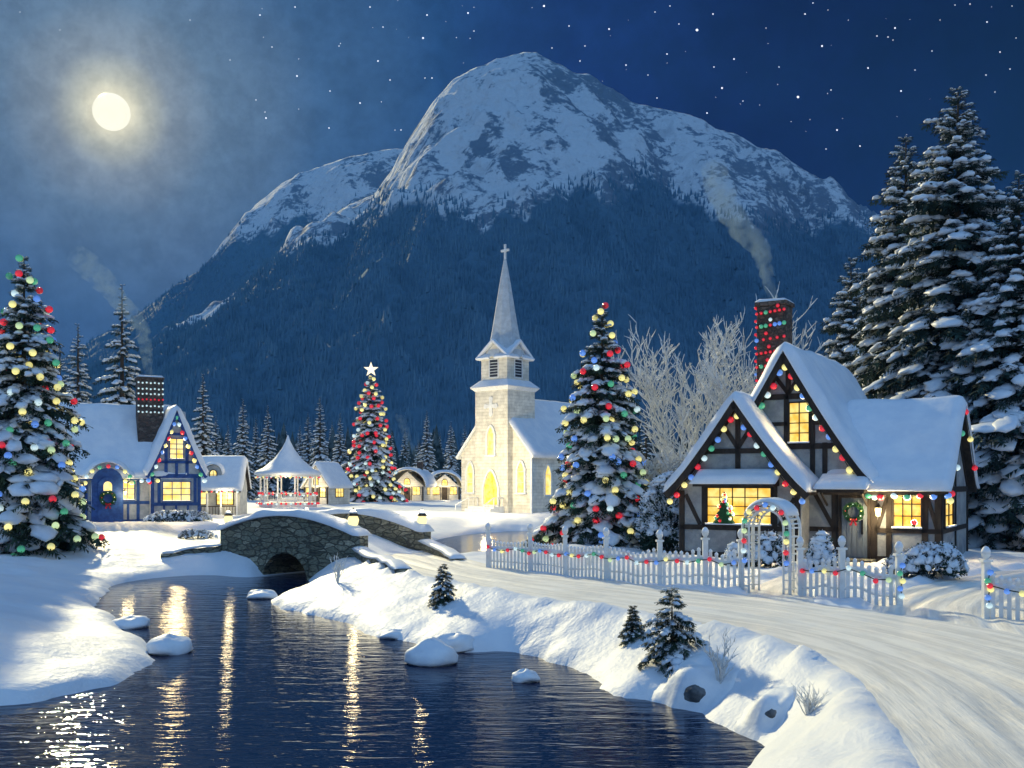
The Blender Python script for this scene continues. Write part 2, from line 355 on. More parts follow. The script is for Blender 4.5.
def inside(x, y, P):
    c = np.zeros(x.shape, bool)
    Q = np.roll(P, -1, 0)
    for (ax, ay), (bx, by) in zip(P, Q):
        if ay == by: continue
        c ^= ((ay > y) != (by > y)) & (x < (bx - ax) * (y - ay) / (by - ay) + ax)
    return c
def H(x, y, full=False):
    sh = np.shape(x); x = np.atleast_1d(np.asarray(x, float)).ravel(); y = np.atleast_1d(np.asarray(y, float)).ravel()
    s = np.full(x.shape, 60.0); near = (y < 120) & (y > -10) & (np.abs(x) < 90)
    if near.any():
        sn = segdist(x[near], y[near], SH, True); ins = inside(x[near], y[near], SH); s[near] = np.where(ins, -sn, sn) + (0.20 * fbm(x[near] * .9, y[near] * .9, 6.1, 2) + 0.07 * fbm(x[near] * 4.5, y[near] * 4.5, 3.1, 2)) * (y[near] < 36)
    dr = np.full(x.shape, 50.0)
    n2 = (y < 80) & (np.abs(x) < 45)
    if n2.any():
        dd = np.full(n2.sum(), 50.0)
        for P, w in ROADS: dd = np.minimum(dd, segdist(x[n2], y[n2], P, False, w))
        dr[n2] = dd
    dro = np.maximum(dr, 0)
    sp = np.maximum(s, 0)
    Lb = np.where(y > 42, 5.0, 4.6)
    t = sp / np.maximum(np.minimum(Lb, sp + dro), 0.05)
    z = WL + 0.30 * (1 - np.exp(-sp / 0.28)) + 0.70 * sstep(t)
    z = np.where(s < 0, WL + np.maximum(s * 1.2, -1.2), z)
    k = sstep(sp, 0.2, 2.5) * (0.10 + 0.90 * sstep(dro, 0.0, 1.5))
    und = 0.16 * fbm(x * 0.33, y * 0.33, 1.5, 3) + 0.05 * fbm(x * 1.2, y * 1.2, 4.2, 3)
    und = und * np.where(y > 60, 0.7, 1.0)
    z = z + und * k + 0.022 * fbm(x * 3.1, y * 3.1, 2.2, 3) * sstep(sp, 0.1, 0.8) * sstep(dro, -.05, .4) * (y < 60)
    z = z + 0.19 * np.exp(-((dr - 0.30) / 0.27) ** 2) * (0.6 + 0.8 * fbm(x * 1.7, y * 1.7, 8.8, 2)) * sstep(sp, 0.2, 1.0) * (y < 34)
    if full: return z, s, dr
    return z.reshape(sh)
def hz1(x, y): return float(H(np.array([x]), np.array([y]))[0])

def graded(lo, hi, fine, a, b, growth=1.12):
    c = list(np.arange(a, b, fine)); st = fine; v = b
    while v < hi: c.append(v); st *= growth; v += st
    c.append(hi); st = fine; v = a
    L = []
    while v > lo: v -= st; st *= growth; L.append(max(v, lo))
    return np.array(sorted(set(L + c)))
gx = graded(-5000, 5000, 0.2, -20, 15); gy = graded(-50, 6000, 0.2, 8, 46, 1.08)
XX, YY = np.meshgrid(gx, gy); zz, ss_, drr = H(XX, YY, True)
zz = zz - 0.07 * (1 - sstep(drr, -0.25, 0.0))
V = np.c_[XX.ravel(), YY.ravel(), zz]
ny, nx = XX.shape
idx = np.arange(nx * ny).reshape(ny, nx)
F = np.c_[idx[:-1, :-1].ravel(), idx[:-1, 1:].ravel(), idx[1:, 1:].ravel(), idx[1:, :-1].ravel()]
tag(mesh_np('ground', V, F, M['snow'], smooth=True), 'rolling snow covered ground of the village and river banks', 'ground', kind='structure')

def road_mat():
    m, t, b, o = newmat('packed_snow_road'); setc(b, 'Roughness', 0.6); setc(b, 'Specular IOR Level', 0.3)
    uv = t.nodes.new('ShaderNodeTexCoord'); mp = t.nodes.new('ShaderNodeMapping'); t.links.new(uv.outputs['UV'], mp.inputs[0]); mp.inputs['Scale'].default_value = (2.2, 0.16, 1)
    n = t.nodes.new('ShaderNodeTexNoise'); t.links.new(mp.outputs[0], n.inputs['Vector']); n.inputs['Scale'].default_value = 2.2; n.inputs['Detail'].default_value = 7; n.inputs['Roughness'].default_value = 0.6
    n3 = t.nodes.new('ShaderNodeTexNoise'); t.links.new(uv.outputs['Object'], n3.inputs['Vector']); n3.inputs['Scale'].default_value = 4; n3.inputs['Detail'].default_value = 7
    t.links.new(mixc(t, mapr(t, n.outputs[0], 0.36, 0.62), (0.68, 0.66, 0.61), (0.87, 0.84, 0.77)), b.inputs['Base Color'])
    bp = t.nodes.new('ShaderNodeBump'); bp.inputs['Strength'].default_value = 0.5; bp.inputs['Distance'].default_value = 0.09
    t.links.new(mathn(t, 'ADD', n.outputs[0], mathn(t, 'MULTIPLY', n3.outputs[0], 0.3)), bp.inputs['Height']); t.links.new(bp.outputs[0], b.inputs['Normal'])
    return m
M['road'] = road_mat()
def strip(name, P, w, label, rut=0.085, lift=0.0, under=None):
    s = np.r_[0, np.cumsum(np.linalg.norm(np.diff(P, axis=0), axis=1))]
    n = int(s[-1] / 0.2); si = np.linspace(0, s[-1], n); px = np.interp(si, s, P[:, 0]); py = np.interp(si, s, P[:, 1]); wi = np.interp(si, s, w)
    tx, ty = np.gradient(px), np.gradient(py); L = np.hypot(tx, ty); nx_, ny_ = -ty / L, tx / L
    k = 34; c = np.linspace(-1, 1, k)
    Xs = px[:, None] + nx_[:, None] * wi[:, None] * c; Ys = py[:, None] + ny_[:, None] * wi[:, None] * c
    zz = H(Xs, Ys)
    lat = wi[:, None] * c
    wob = 0.15 * np.sin(si * 0.35)[:, None]
    g = 0
    for off, a in ((0.75, 1.0), (-0.75, 1.0), (1.35, 0.6), (-1.2, 0.5), (0.15, 0.4)):
        g = g - a * np.exp(-((lat - off - wob) / 0.16) ** 2)
    zz = zz + 0.03 + lift + rut * g * (wi[:, None] > 1) - 0.06 * np.abs(c) ** 12
    if under is not None:      # sinks beneath the road it joins
        du = segdist(Xs.ravel(), Ys.ravel(), under[0], False, under[1]).reshape(Xs.shape); zz = zz - 0.16 * (1 - sstep(du, -0.75, -0.25))
    uv = np.c_[lat.ravel(), np.repeat(si, k)]
    idx = np.arange(n * k).reshape(n, k)
    F = np.c_[idx[:-1, :-1].ravel(), idx[:-1, 1:].ravel(), idx[1:, 1:].ravel(), idx[1:, :-1].ravel()][:, ::-1]
    return tag(mesh_np(name, np.c_[Xs.ravel(), Ys.ravel(), zz.ravel()], F, M['road'], smooth=True, uv=uv), label, 'road', kind='structure')
strip('road', ROADS[0][0], ROADS[0][1], 'rutted snow road curving up to the stone bridge')
strip('road', ROADS[1][0], ROADS[1][1], 'snow road beyond the stone bridge')
strip('driveway', ROADS[2][0], ROADS[2][1], 'snowy driveway turning in through the gap in the fence', lift=0.012, under=ROADS[0])
strip('path', ROADS[3][0], ROADS[3][1], 'trodden snow path from the garden arch to the cottage door', rut=0, lift=0.008, under=ROADS[0])

# water
m, t, b, o = newmat('stream_water')
setc(b, 'Base Color', (0.002, 0.012, 0.050)); setc(b, 'Roughness', 0.03); setc(b, 'IOR', 1.33); setc(b, 'Specular IOR Level', 0.22)
tcn = t.nodes.new('ShaderNodeTexCoord')
hs = None
for sc, st, wgt in (((0.55, 1.9, 1), 1.6, 1.0), ((1.6, 5.5, 1), 1.5, 0.40), ((4, 13, 1), 1.3, 0.12)):
    mp = t.nodes.new('ShaderNodeMapping'); t.links.new(tcn.outputs['Object'], mp.inputs[0]); mp.inputs['Scale'].default_value = sc; mp.inputs['Rotation'].default_value = (0, 0, 0.12)
    n = t.nodes.new('ShaderNodeTexNoise'); t.links.new(mp.outputs[0], n.inputs['Vector']); n.inputs['Scale'].default_value = st; n.inputs['Detail'].default_value = 2.5; n.inputs['Distortion'].default_value = 0.6
    v = mathn(t, 'MULTIPLY', n.outputs[0], wgt); hs = v if hs is None else mathn(t, 'ADD', hs, v)
bp = t.nodes.new('ShaderNodeBump'); bp.inputs['Strength'].default_value = 1.0; bp.inputs['Distance'].default_value = 0.022
t.links.new(hs, bp.inputs['Height']); t.links.new(bp.outputs[0], b.inputs['Normal'])
M['water'] = m
tag(MB().add([(-70, 0, WL), (60, 0, WL), (60, 100, WL), (-70, 100, WL)], [(0, 1, 2, 3)]).build('water', M['water']), 'dark rippling stream running under the stone bridge', 'water', kind='structure')

def ray(px, py):
    """where the view ray through a pixel meets the ground"""
    d = np.arange(7, 130, 0.05); h = H((px - 512) / FPX * d, d); zr = CAMH - (py - HOR) / FPX * d
    i = int(np.argmax(zr <= h)); d = d[i]; return (X(px, d), float(d), float(h[i]))
# ------------------------------------------------------------------ mountains
def mountain_mat(name, tree_lo, tree_hi, hmax):
    m, t, b, o = newmat(name); setc(b, 'Roughness', 0.9); setc(b, 'Specular IOR Level', 0.1)
    at = t.nodes.new('ShaderNodeAttribute'); at.attribute_name = 'cover'
    sp = t.nodes.new('ShaderNodeSeparateColor'); t.links.new(at.outputs['Color'], sp.inputs[0])
    tcn = t.nodes.new('ShaderNodeTexCoord')
    n = t.nodes.new('ShaderNodeTexNoise'); t.links.new(tcn.outputs['Object'], n.inputs['Vector']); n.inputs['Scale'].default_value = 0.085; n.inputs['Detail'].default_value = 12; n.inputs['Roughness'].default_value = 0.72
    rk = mapr(t, mathn(t, 'ADD', sp.outputs[0], mathn(t, 'MULTIPLY', mathn(t, 'SUBTRACT', n.outputs[0], 0.5), 2.6)), 0.36, 0.66)
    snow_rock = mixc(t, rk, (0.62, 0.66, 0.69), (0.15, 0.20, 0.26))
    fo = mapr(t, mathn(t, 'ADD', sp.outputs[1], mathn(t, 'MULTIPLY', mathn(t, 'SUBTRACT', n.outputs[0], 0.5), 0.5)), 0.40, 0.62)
    t.links.new(mixc(t, fo, snow_rock, (0.085, 0.165, 0.235)), b.inputs['Base Color'])  # forest tone with haze blue put into the colour
    n2 = t.nodes.new('ShaderNodeTexNoise'); t.links.new(tcn.outputs['Object'], n2.inputs['Vector']); n2.inputs['Scale'].default_value = 0.05; n2.inputs['Detail'].default_value = 9
    bp = t.nodes.new('ShaderNodeBump'); bp.inputs['Strength'].default_value = 0.8; bp.inputs['Distance'].default_value = 14.0
    t.links.new(n2.outputs[0], bp.inputs['Height']); t.links.new(bp.outputs[0], b.inputs['Normal'])
    return m
M['hazyfrostforest'] = mat('haze_tinted_frosted_needles', (0.12, 0.225, 0.31), 0.9, c2=(0.08, 0.165, 0.24), scale=0.03, bump=0)  # frosted needles, colour lightened and blued to stand in for distance haze
def mountain(name, crest, Yc, Yb, Ye, x0, x1, res, treeline, label, seed, rough=1.0, ncones=12000):
    cx = np.array([X(p, Yc) for p, _ in crest]); cz = np.array([Z(q, Yc) for _, q in crest])
    tx = np.array([X(p, Yc) for p, _ in treeline]); tz = np.array([Z(q, Yc) for _, q in treeline])
    def hgt(x, y):
        # columns converge on the viewer only through perspective; crest runs along x at y = Yc
        x = np.asarray(x, float); y = np.asarray(y, float)
        c = np.interp(x, cx, cz) 
        f = np.where(y < Yc, (y - Yb) / (Yc - Yb), 1 - (y - Yc) / (Ye - Yc)); f = np.clip(f, 0, 1)
        base = c * (0.25 * f + 0.75 * f ** 1.25)
        env = sstep(f, 0, 0.25) * (1 - 0.85 * sstep(f, 0.86, 1.0))
        rd = 1 - 2 * np.abs(vnoise(x / 190.0 + seed, y / 240.0, seed)) ; rd2 = 1 - 2 * np.abs(vnoise(x / 70.0, y / 95.0 + seed, seed + 9))
        rd3 = 1 - 2 * np.abs(vnoise(x / 34.0 + 0.012 * y, y / 130.0 + seed, seed + 21))
        z = base + env * (28 * rd + 18 * rd2 + 11 * rd3 + 6 * fbm(x / 20, y / 20, seed, 3)) * rough * np.clip(c / 500, 0.2, 1)
        z = z + 2.5 * fbm(x / 22, y / 22, seed + 3, 3) * sstep(f, 0.1, 0.4) * np.clip(c / 300, .1, 1)
        return z, f
    gx = np.arange(x0, x1 + res, res); gy = np.arange(Yb, Ye + res, res * 1.3)
    XX, YY = np.meshgrid(gx, gy); z, f = hgt(XX, YY); z = z - 6 * (f <= 0.0)
    V = np.c_[XX.ravel(), YY.ravel(), z.ravel()]
    ny, nx = XX.shape; idx = np.arange(nx * ny).reshape(ny, nx)
    F = np.c_[idx[:-1, :-1].ravel(), idx[:-1, 1:].ravel(), idx[1:, 1:].ravel(), idx[1:, :-1].ravel()]
    o = tag(mesh_np(name, V, F, mountain_mat(name + '_surface', 0, 0, 0), smooth=True), label, 'mountain', kind='structure')
    tl = np.interp(XX, tx, tz)
    # rock where steep / noisy; forest below an uneven tree line
    zx = np.gradient(z, axis=1) / res; 
    rock = 0.455 + 0.40 * fbm(XX / 38, YY / 38 , 3.3, 4) + 0.28 * (zx * (-1)).clip(-0.5, 0.8)
    screen_row = (z - CAMH) / YY * Yc + CAMH
    fr = 0.5 + (tl - screen_row + 28 * fbm(XX / 45, YY / 200, 9.1, 3)) / 70.0
    colr = np.ones((ny * nx, 4), np.float32); colr[:, 0] = np.clip(rock.ravel(), 0, 1); colr[:, 1] = np.clip(fr.ravel(), 0, 1)
    a = o.data.color_attributes.new('cover', 'FLOAT_COLOR', 'POINT'); a.data.foreach_set('color', colr.ravel())
    # forest of firs standing on the slope
    rs = np.random.RandomState(seed)
    n = ncones * 2
    px = rs.uniform(x0, x1, n); py = rs.uniform(Yb, Yc * 1.02, n)
    hz_, ff = hgt(px, py); rowz = (hz_ - CAMH) / py * Yc + CAMH
    tlp = np.interp(px, tx, tz) + 26 * fbm(px / 45, py / 200, 9.1, 3)
    pr = np.clip((tlp - rowz) / 60 + 0.5, 0, 1) 
    keep = (rs.rand(n) < pr) & (np.abs(px / py) < 0.75); px, py, hz_ = px[keep][:ncones], py[keep][:ncones], hz_[keep][:ncones]
    n = len(px); hh = rs.uniform(4.5, 9.5, n); r = hh * rs.uniform(.16, .24, n)
    k = 5; an = np.linspace(0, 2 * pi, k, endpoint=False)[None] + rs.rand(n, 1) * 6
    base = np.stack([px[:, None] + r[:, None] * np.cos(an), py[:, None] + r[:, None] * np.sin(an), (hz_ - 2)[:, None] + 0 * an], -1)
    tip = np.stack([px + rs.normal(0, .4, n), py, hz_ + hh], -1)[:, None]
    VV = np.concatenate([base, tip], 1).reshape(-1, 3)
    i = np.arange(n)[:, None] * (k + 1); j = np.arange(k)
    FF = np.stack([i + j, i + (j + 1) % k, i + k + 0 * j], -1).reshape(-1, 3)
    tag(mesh_np('forest', VV, FF, M['hazyfrostforest']), 'dark fir forest covering the lower slopes of ' + label.split(' rising')[0].split(' behind')[0], 'forest', kind='stuff')
    return hgt
main_crest = [(-200, 470), (60, 430), (150, 385), (185, 340), (215, 312), (250, 284), (290, 242), (340, 214), (375, 196), (392, 172), (404, 150), (418, 128), (432, 108), (452, 84), (470, 71), (490, 62), (514, 55), (535, 57), (548, 63), (575, 75), (590, 77), (612, 92), (640, 108), (668, 111), (690, 116), (712, 128), (735, 134), (755, 147), (778, 151), (800, 164), (830, 184), (860, 205), (890, 226), (930, 256), (990, 300), (1060, 345), (1160, 400), (1400, 455)]
main_tl = [(-200, 500), (60, 455), (150, 408), (185, 360), (215, 334), (250, 306), (290, 268), (340, 240), (375, 218), (430, 196), (470, 205), (488, 232), (505, 214), (560, 188), (600, 196), (622, 182), (650, 205), (690, 222), (730, 212), (800, 240), (860, 246), (1000, 310), (1400, 400)]
mountain('mountain', main_crest, 1500, 700, 2300, X(-200, 1500), X(1400, 1500), 5.0, main_tl, 'broad snowy mountain rising behind the church with dark forested foot', 3, 1.0, 70000)
back_crest = [(-400, 460), (-100, 430), (60, 395), (110, 335), (150, 305), (190, 276), (215, 262), (232, 243), (243, 222), (256, 204), (275, 190), (298, 172), (330, 162), (346, 156), (370, 151), (400, 148), (440, 150), (520, 160), (640, 250), (900, 460)]
back_tl = [(-400, 440), (100, 330), (200, 262), (260, 240), (330, 222), (400, 200), (900, 300)]
mountain('mountain', back_crest, 2100, 1250, 2900, X(-400, 2100), X(900, 2100), 8.0, back_tl, 'lower snowy ridge behind the left shoulder of the big mountain', 11, 0.8, 22000)

# ------------------------------------------------------------------ moon and stars
D = 4200
mo = MB()
prof = [(75 * sin(pi * k / 24) + (0.001 if k in (0, 24) else 0), -75 * cos(pi * k / 24)) for k in range(25)]
mo.lathe(prof, n=48)
moon = mo.build('moon', M['moon'], smooth=True); moon.location = (X(111.5, D), D, Z(112, D))
tag(moon, 'full pale yellow moon glowing in the upper left sky', 'moon')
star_px = [(260, 15, 1.3), (295, 7, 1.2), (297, 76, 1.5), (272, 47, 1), (256, 100, .9), (266, 118, 1.5), (265, 112, .8), (330, 91, 1.1), (329, 128, 1.2), (360, 103, 1.4), (370, 7, 1.2), (383, 27, 1), (378, 61, 1.4), (390, 80, 1.1), (401, 130, 1), (427, 15, 1.3), (423, 38, 1.8), (425, 78, .9), (432, 78, 1.1), (468, 13, 1.5), (474, 31, .9), (339, 46, .9),
 (544, 6, 1.9), (569, 26, 1.1), (585, 46, 1), (609, 29, 1.5), (552, 48, 1), (580, 61, 1.1), (626, 65, 1.2), (648, 75, .9), (657, 98, 1), (667, 54, 1.2), (697, 30, 2.4), (713, 14, 1.3), (679, 24, 1), (714, 67, 1.1), (734, 59, 1.4), (722, 88, 1.7), (743, 101, .9), (707, 113, 1.3), (779, 67, .9), (798, 97, 2.3), (805, 14, 1.3), (813, 3, 1), (822, 46, 1.7), (828, 10, .8), (831, 90, 1), (868, 68, 1.4), (895, 28, 1.5), (877, 36, 1.1), (888, 37, 1), (893, 40, .8), (901, 91, 1.5), (837, 130, 1.5), (860, 146, 1.3), (826, 149, 1), (970, 4, 1), (955, 5, .9), (987, 22, 1.3), (932, 51, 1), (1000, 52, 1.2), (986, 75, 1.1), (1010, 69, 1.1), (1016, 38, .9), (940, 20, .8), (766, 28, .8), (670, 6, 1), (655, 12, .9), (1012, 6, .9), (20, 12, .7), (60, 30, .7), (190, 20, .8), (230, 60, .8), (915, 70, .9), (995, 92, .9)]
mb = MB(); rr = random.Random(3); D = 5600
def octa(mb, c, r):
    mb.add([(c[0] + r, c[1], c[2]), (c[0] - r, c[1], c[2]), (c[0], c[1] + r, c[2]), (c[0], c[1] - r, c[2]), (c[0], c[1], c[2] + r), (c[0], c[1], c[2] - r)],
           [(0, 2, 4), (2, 1, 4), (1, 3, 4), (3, 0, 4), (2, 0, 5), (1, 2, 5), (3, 1, 5), (0, 3, 5)])
for p, q, s in star_px: octa(mb, (X(p, D), D, Z(q, D)), 3.6 * s)
for _ in range(170):
    p, q = rr.uniform(-300, 1300), rr.uniform(-250, 150) 
    if p < 240: continue
    octa(mb, (X(p, D), D, Z(q, D)), rr.uniform(1.2, 2.6))
tag(mb.build('stars', M['star']), 'small white stars scattered over the dark night sky', 'stars', kind='structure')

# ------------------------------------------------------------------ fir trees
def feather(n=5):
    """spiky flat twig along +x (0..1), width in y (-1..1)"""
    v = []; f = []
    rs = random.Random(7)
    for i in range(n):
        a, b_ = i / n, (i + 0.95) / n
        w = (1 - 0.75 * (i / n)) 
        for sgn in (1, -1):
            k = len(v); v += [(a, 0, 0), (b_, 0, 0), (min(1.0, (a + b_) / 2 + 0.28), sgn * w * rs.uniform(.75, 1.1), -0.10 * rs.random())]
            f.append((k, k + 1, k + 2) if sgn > 0 else (k + 1, k, k + 2))
    return np.array(v), np.array(f)
FEATH = feather(5); FEATH3 = feather(3)
def blobt(nr=8, rings=((-0.5, .75), (0.0, 1.0), (0.55, .82), (.9, .42))):
    v = [(0, 0, -0.55)]; f = []
    for z, r in rings: v += [(r * cos(2 * pi * k / nr), r * sin(2 * pi * k / nr), z) for k in range(nr)]
    v.append((0, 0, 1.0))
    for k in range(nr):
        f.append((0, 1 + (k + 1) % nr, 1 + k))
        for q in range(len(rings) - 1):
            a = 1 + q * nr + k; b_ = 1 + q * nr + (k + 1) % nr; f += [(a, b_, b_ + nr), (a, b_ + nr, a + nr)]
        e = 1 + (len(rings) - 1) * nr; f.append((e + k, e + (k + 1) % nr, len(v) - 1))
    return np.array(v), np.array(f)
BLOB = blobt(); BLOB_S = blobt(6, ((-0.3, .9), (0.5, .75)))
def stamp(T, O, A, S, Nn, L, Wd, Hh, jit=0.0, rs=None):
    tv, tf = T; n = len(O); k = len(tv)
    tvn = np.broadcast_to(tv, (n, k, 3)).copy()
    if jit: tvn *= (1 + jit * rs.uniform(-1, 1, (n, k, 1)))
    V = O[:, None] + A[:, None] * (tvn[..., 0:1] * L[:, None, None]) + S[:, None] * (tvn[..., 1:2] * Wd[:, None, None]) + Nn[:, None] * (tvn[..., 2:3] * Hh[:, None, None])
    F = tf[None] + (np.arange(n) * k)[:, None, None]
    return V.reshape(-1, 3), F.reshape(-1, 3)
def nrm(a): return a / np.maximum(np.linalg.norm(a, axis=-1, keepdims=True), 1e-9)
def fir_mesh(H_, R, seed, tiers=26, per=13, nt=5, feath=FEATH, blob=BLOB, snow=1.0, droop=1.0, base=0.05, pw=0.85, tw=0.38, gap=0.25):
    rs = np.random.RandomState(seed)
    O, A, L = [], [], []; so, sa, sl, sw = [], [], [], []; tips = []; wob = rs.rand(8) * 6.28; fo, fa, fl = [], [], []
    for i in range(tiers):
        f = (i + rs.uniform(-.2, .2)) / tiers; f = min(max(f, 0), 0.985)
        h = H_ * (base + (1 - base) * f ** 0.92)
        nb = max(4, int(round(per * (1 - 0.55 * f))))
        a0 = rs.rand() * 6.28
        asym = 1 + 0.10 * sin(i * 1.7 + seed)
        for j in range(nb):
            az = a0 + 2 * pi * j / nb + rs.uniform(-.25, .25)
            l = (R * (1 - f) ** pw + 0.02 * R) * rs.uniform(1 - gap, 1.10) * asym * (1 + .13 * sin(az * 2 + wob[0] + f * 9) + .09 * sin(az * 3 + wob[1] - f * 17)) * (0.55 if rs.rand() < .06 else 1)
            d = np.array((cos(az), sin(az), 0)); pp = np.array((-sin(az), cos(az), 0))
            k1 = 0.10 + 0.35 * f ** 2; k2 = (0.52 - 0.30 * f) * droop * rs.uniform(.75, 1.25)
            hh = h + rs.uniform(-.5, .5) * H_ / tiers
            def P(s): return d * l * s + np.array((0, 0, hh + l * (k1 * s - k2 * s * s)))
            ss = np.linspace(0.22, 0.95, nt)
            for s in ss:
                p = P(s); tg = d + np.array((0, 0, k1 - 2 * k2 * s)); tg /= np.linalg.norm(tg)
                for sg in (1, -1):
                    ax = tg * 0.62 + pp * sg * 0.75 + np.array((0, 0, -.12)) + rs.normal(0, .10, 3)
                    ln = l * tw * (1.12 - 0.75 * s) * rs.uniform(.8, 1.2) + 0.05
                    O.append(p); A.append(ax); L.append(ln)
            p = P(0.80); O.append(p); A.append(d + np.array((0, 0, k1 - 1.8 * k2))); L.append(l * 0.26 + .05)
            tips.append((*P(0.93), l))
            if rs.rand() < 0.93 * snow:
                # chain of snow lumps along the bough, widest in the middle
                for s in (0.42, 0.62, 0.82):
                    if rs.rand() > 0.88: continue
                    q = P(s) + np.array((0, 0, 0.03 * l + .015)); tg = d + np.array((0, 0, k1 - 2 * k2 * s))
                    so.append(q + pp * rs.uniform(-.05, .05) * l); sa.append(tg); sl.append(l * rs.uniform(.11, .17)); sw.append(l * rs.uniform(.10, .17))
                for sg in (1, -1):
                    for s in (0.45, 0.7):
                        if rs.rand() < 0.25: continue
                        q = P(s); ax = d * 0.62 + pp * sg * .75 + np.array((0, 0, -.12 - k2 * s))
                        ln = l * tw * (1.12 - .75 * s)
                        so.append(q + ax * ln * 0.5 + np.array((0, 0, .02 * l + .01))); sa.append(ax); sl.append(ln * rs.uniform(.30, .45)); sw.append(ln * rs.uniform(.13, .21)); fo.append(q + np.array((0, 0, .03 * l))); fa.append(ax); fl.append(ln * .95)
    O, A, L = np.array(O), nrm(np.array(A)), np.array(L)
    up = np.array((0, 0, 1.0)); S = nrm(np.cross(np.broadcast_to(up, A.shape), A)); Nn = nrm(np.cross(A, S) + rs.normal(0, .18, A.shape))
    S = nrm(np.cross(Nn, A))
    v1, f1 = stamp(feath, O, A, S, Nn, L, L * 0.36, L)
    # hanging layer under each twig gives the bough its dark depth
    v2, f2 = stamp(FEATH3, O - up * 0.02 * R, nrm(A - up * 0.45), nrm(S + Nn * 1.2), Nn, L * 0.8, L * 0.34, L)
    VN = np.vstack([v1, v2]); FN = np.vstack([f1, f2 + len(v1)])
    so, sa, sl, sw = np.array(so), nrm(np.array(sa)), np.array(sl), np.array(sw)
    ss = nrm(np.cross(np.broadcast_to(up, sa.shape), sa)); sn = np.cross(sa, ss)
    VS, FS = stamp(blob, so, sa, ss, sn, sl, sw, np.minimum(sw * 0.55, 0.16) , 0.30, rs)
    fo, fa, fl = np.array(fo), nrm(np.array(fa)), np.array(fl); fs = nrm(np.cross(np.broadcast_to(up, fa.shape), fa)); fn = nrm(np.cross(fa, fs) + rs.normal(0, .15, fa.shape))
    v3, f3 = stamp(FEATH3, fo, fa, fs, fn, fl, fl * .20, fl); FS = np.vstack([FS, f3 + len(VS)]); VS = np.vstack([VS, v3])
    return (VN, FN), (VS, FS), tips
def fir(name, loc, H_, R, seed, label, cat='tree', group=None, needle='needle', data=None, scale=1.0, rot=None, **kw):
    root = empty(name, loc, rot if rot is not None else 0.0, label, cat, group)
    if data is None:
        (VN, FN), (VS, FS), tips = fir_mesh(H_, R, seed, **kw)
        tr = MB().tube([(0, 0, -0.6), (0, 0, H_ * .3), (0, 0, H_ * .7), (0, 0, H_ * .985)], [H_ * .018 + .02, H_ * .014 + .01, H_ * .007, H_ * .0015], 8)
        a = tr.build('trunk', M['bark'], root, True)
        b_ = mesh_np('crown', VN, FN, M[needle], root)
        c = mesh_np('snow', VS, FS, M['boughsnow'], root, True)
        return root, tips, (a.data, b_.data, c.data)
    for nm, d in zip(('trunk', 'crown', 'snow'), data): link(nm, d, root)
    root.scale = (scale,) * 3
    return root, None, data
def put(px, d): return X(px, d), d, hz1(X(px, d), d) - 0.02

# tall firs beside the right-hand cottage
bigs = [(958, 46, 85, 5.5, 21, 'tallest snow laden fir standing behind the timber cottage roof', 34), (906, 52, 135, 4.9, 22, 'tall snowy fir just left of the tallest fir, behind the cottage', 32),
        (1019, 42.5, 172, 4.2, 23, 'snowy fir at the right edge whose lower boughs reach beside the cottage end wall', 30), (851, 62, 255, 4.0, 24, 'shorter snowy fir standing behind the cottage roof beside the chimney', 26)]
for px, d, ty, R, sd_, lab, ti in bigs:
    x, y, z = put(px, d); Hh = Z(ty, d) - z
    fir('fir_tree', (x, y, z), Hh, R, sd_, lab, group='tall snow laden firs beside the timber cottage', tiers=ti + 3, per=19, needle='needle2', nt=5, pw=0.75, snow=1.07, gap=.35)
# left group behind the blue cottage
(x, y, z) = put(122, 88); r0, _, dat = fir('fir_tree', (x, y, z), Z(282, 88) - z, 3.3, 31, 'tall snowy fir behind the blue cottage just left of its chimney', group='snowy firs around the village', tiers=24, per=12, nt=4, needle='needle2')
H0 = Z(282, 88) - z
(x, y, z) = put(78, 92); fir('fir_tree', (x, y, z), 0, 0, 0, 'snowy fir showing between the left decorated fir and the blue cottage chimney', group='snowy firs around the village', data=dat, scale=(Z(322, 92) - z) / H0, rot=1.1)
(x, y, z) = put(60, 97); fir('fir_tree', (x, y, z), 0, 0, 0, 'dark fir half hidden behind the left decorated fir', group='snowy firs around the village', data=dat, scale=(Z(345, 97) - z) / H0, rot=3.9)
bgs = [(203, 104, 373, 'snowy fir directly right of the blue cottage gable, left of its annexe roof'), (243, 150, 398, 'snowy fir rising behind the little annexe, left of the gazebo'), (268, 158, 405, 'snowy fir just left of the gazebo roof peak'),
       (320, 165, 396, 'snowy fir behind the gazebo between its roof and the tall lit tree'), (340, 172, 413, 'smaller fir squeezed between the gazebo fir and the tall lit tree'), (391, 175, 428, 'fir peeping out just right of the tall lit tree'), (427, 160, 410, 'snowy fir standing behind the two small domed cottages'), (451, 168, 421, 'snowy fir nearest the left wall of the church'),
       (300, 185, 425, 'low distant fir above the gazebo roof'), (228, 178, 425, 'low distant fir behind the annexe roof ridge')]
for i, (px, d, ty, lab) in enumerate(bgs):
    x, y, z = put(px, d); fir('fir_tree', (x, y, z), 0, 0, 0, lab, group='snowy firs around the village', data=dat, scale=(Z(ty, d) - z) / H0, rot=i * 1.37)
(x, y, z) = put(646, 78); fir('fir_tree', (x, y, z), 0, 0, 0, 'dark fir far back between the fence fir and the frosted bare tree', group='snowy firs around the village', data=dat, scale=(Z(408, 78) - z) / H0, rot=2.2)
(x, y, z) = put(672, 84); fir('fir_tree', (x, y, z), 0, 0, 0, 'dark fir standing behind the frosted bare tree', group='snowy firs around the village', data=dat, scale=(Z(430, 84) - z) / H0, rot=4.2)
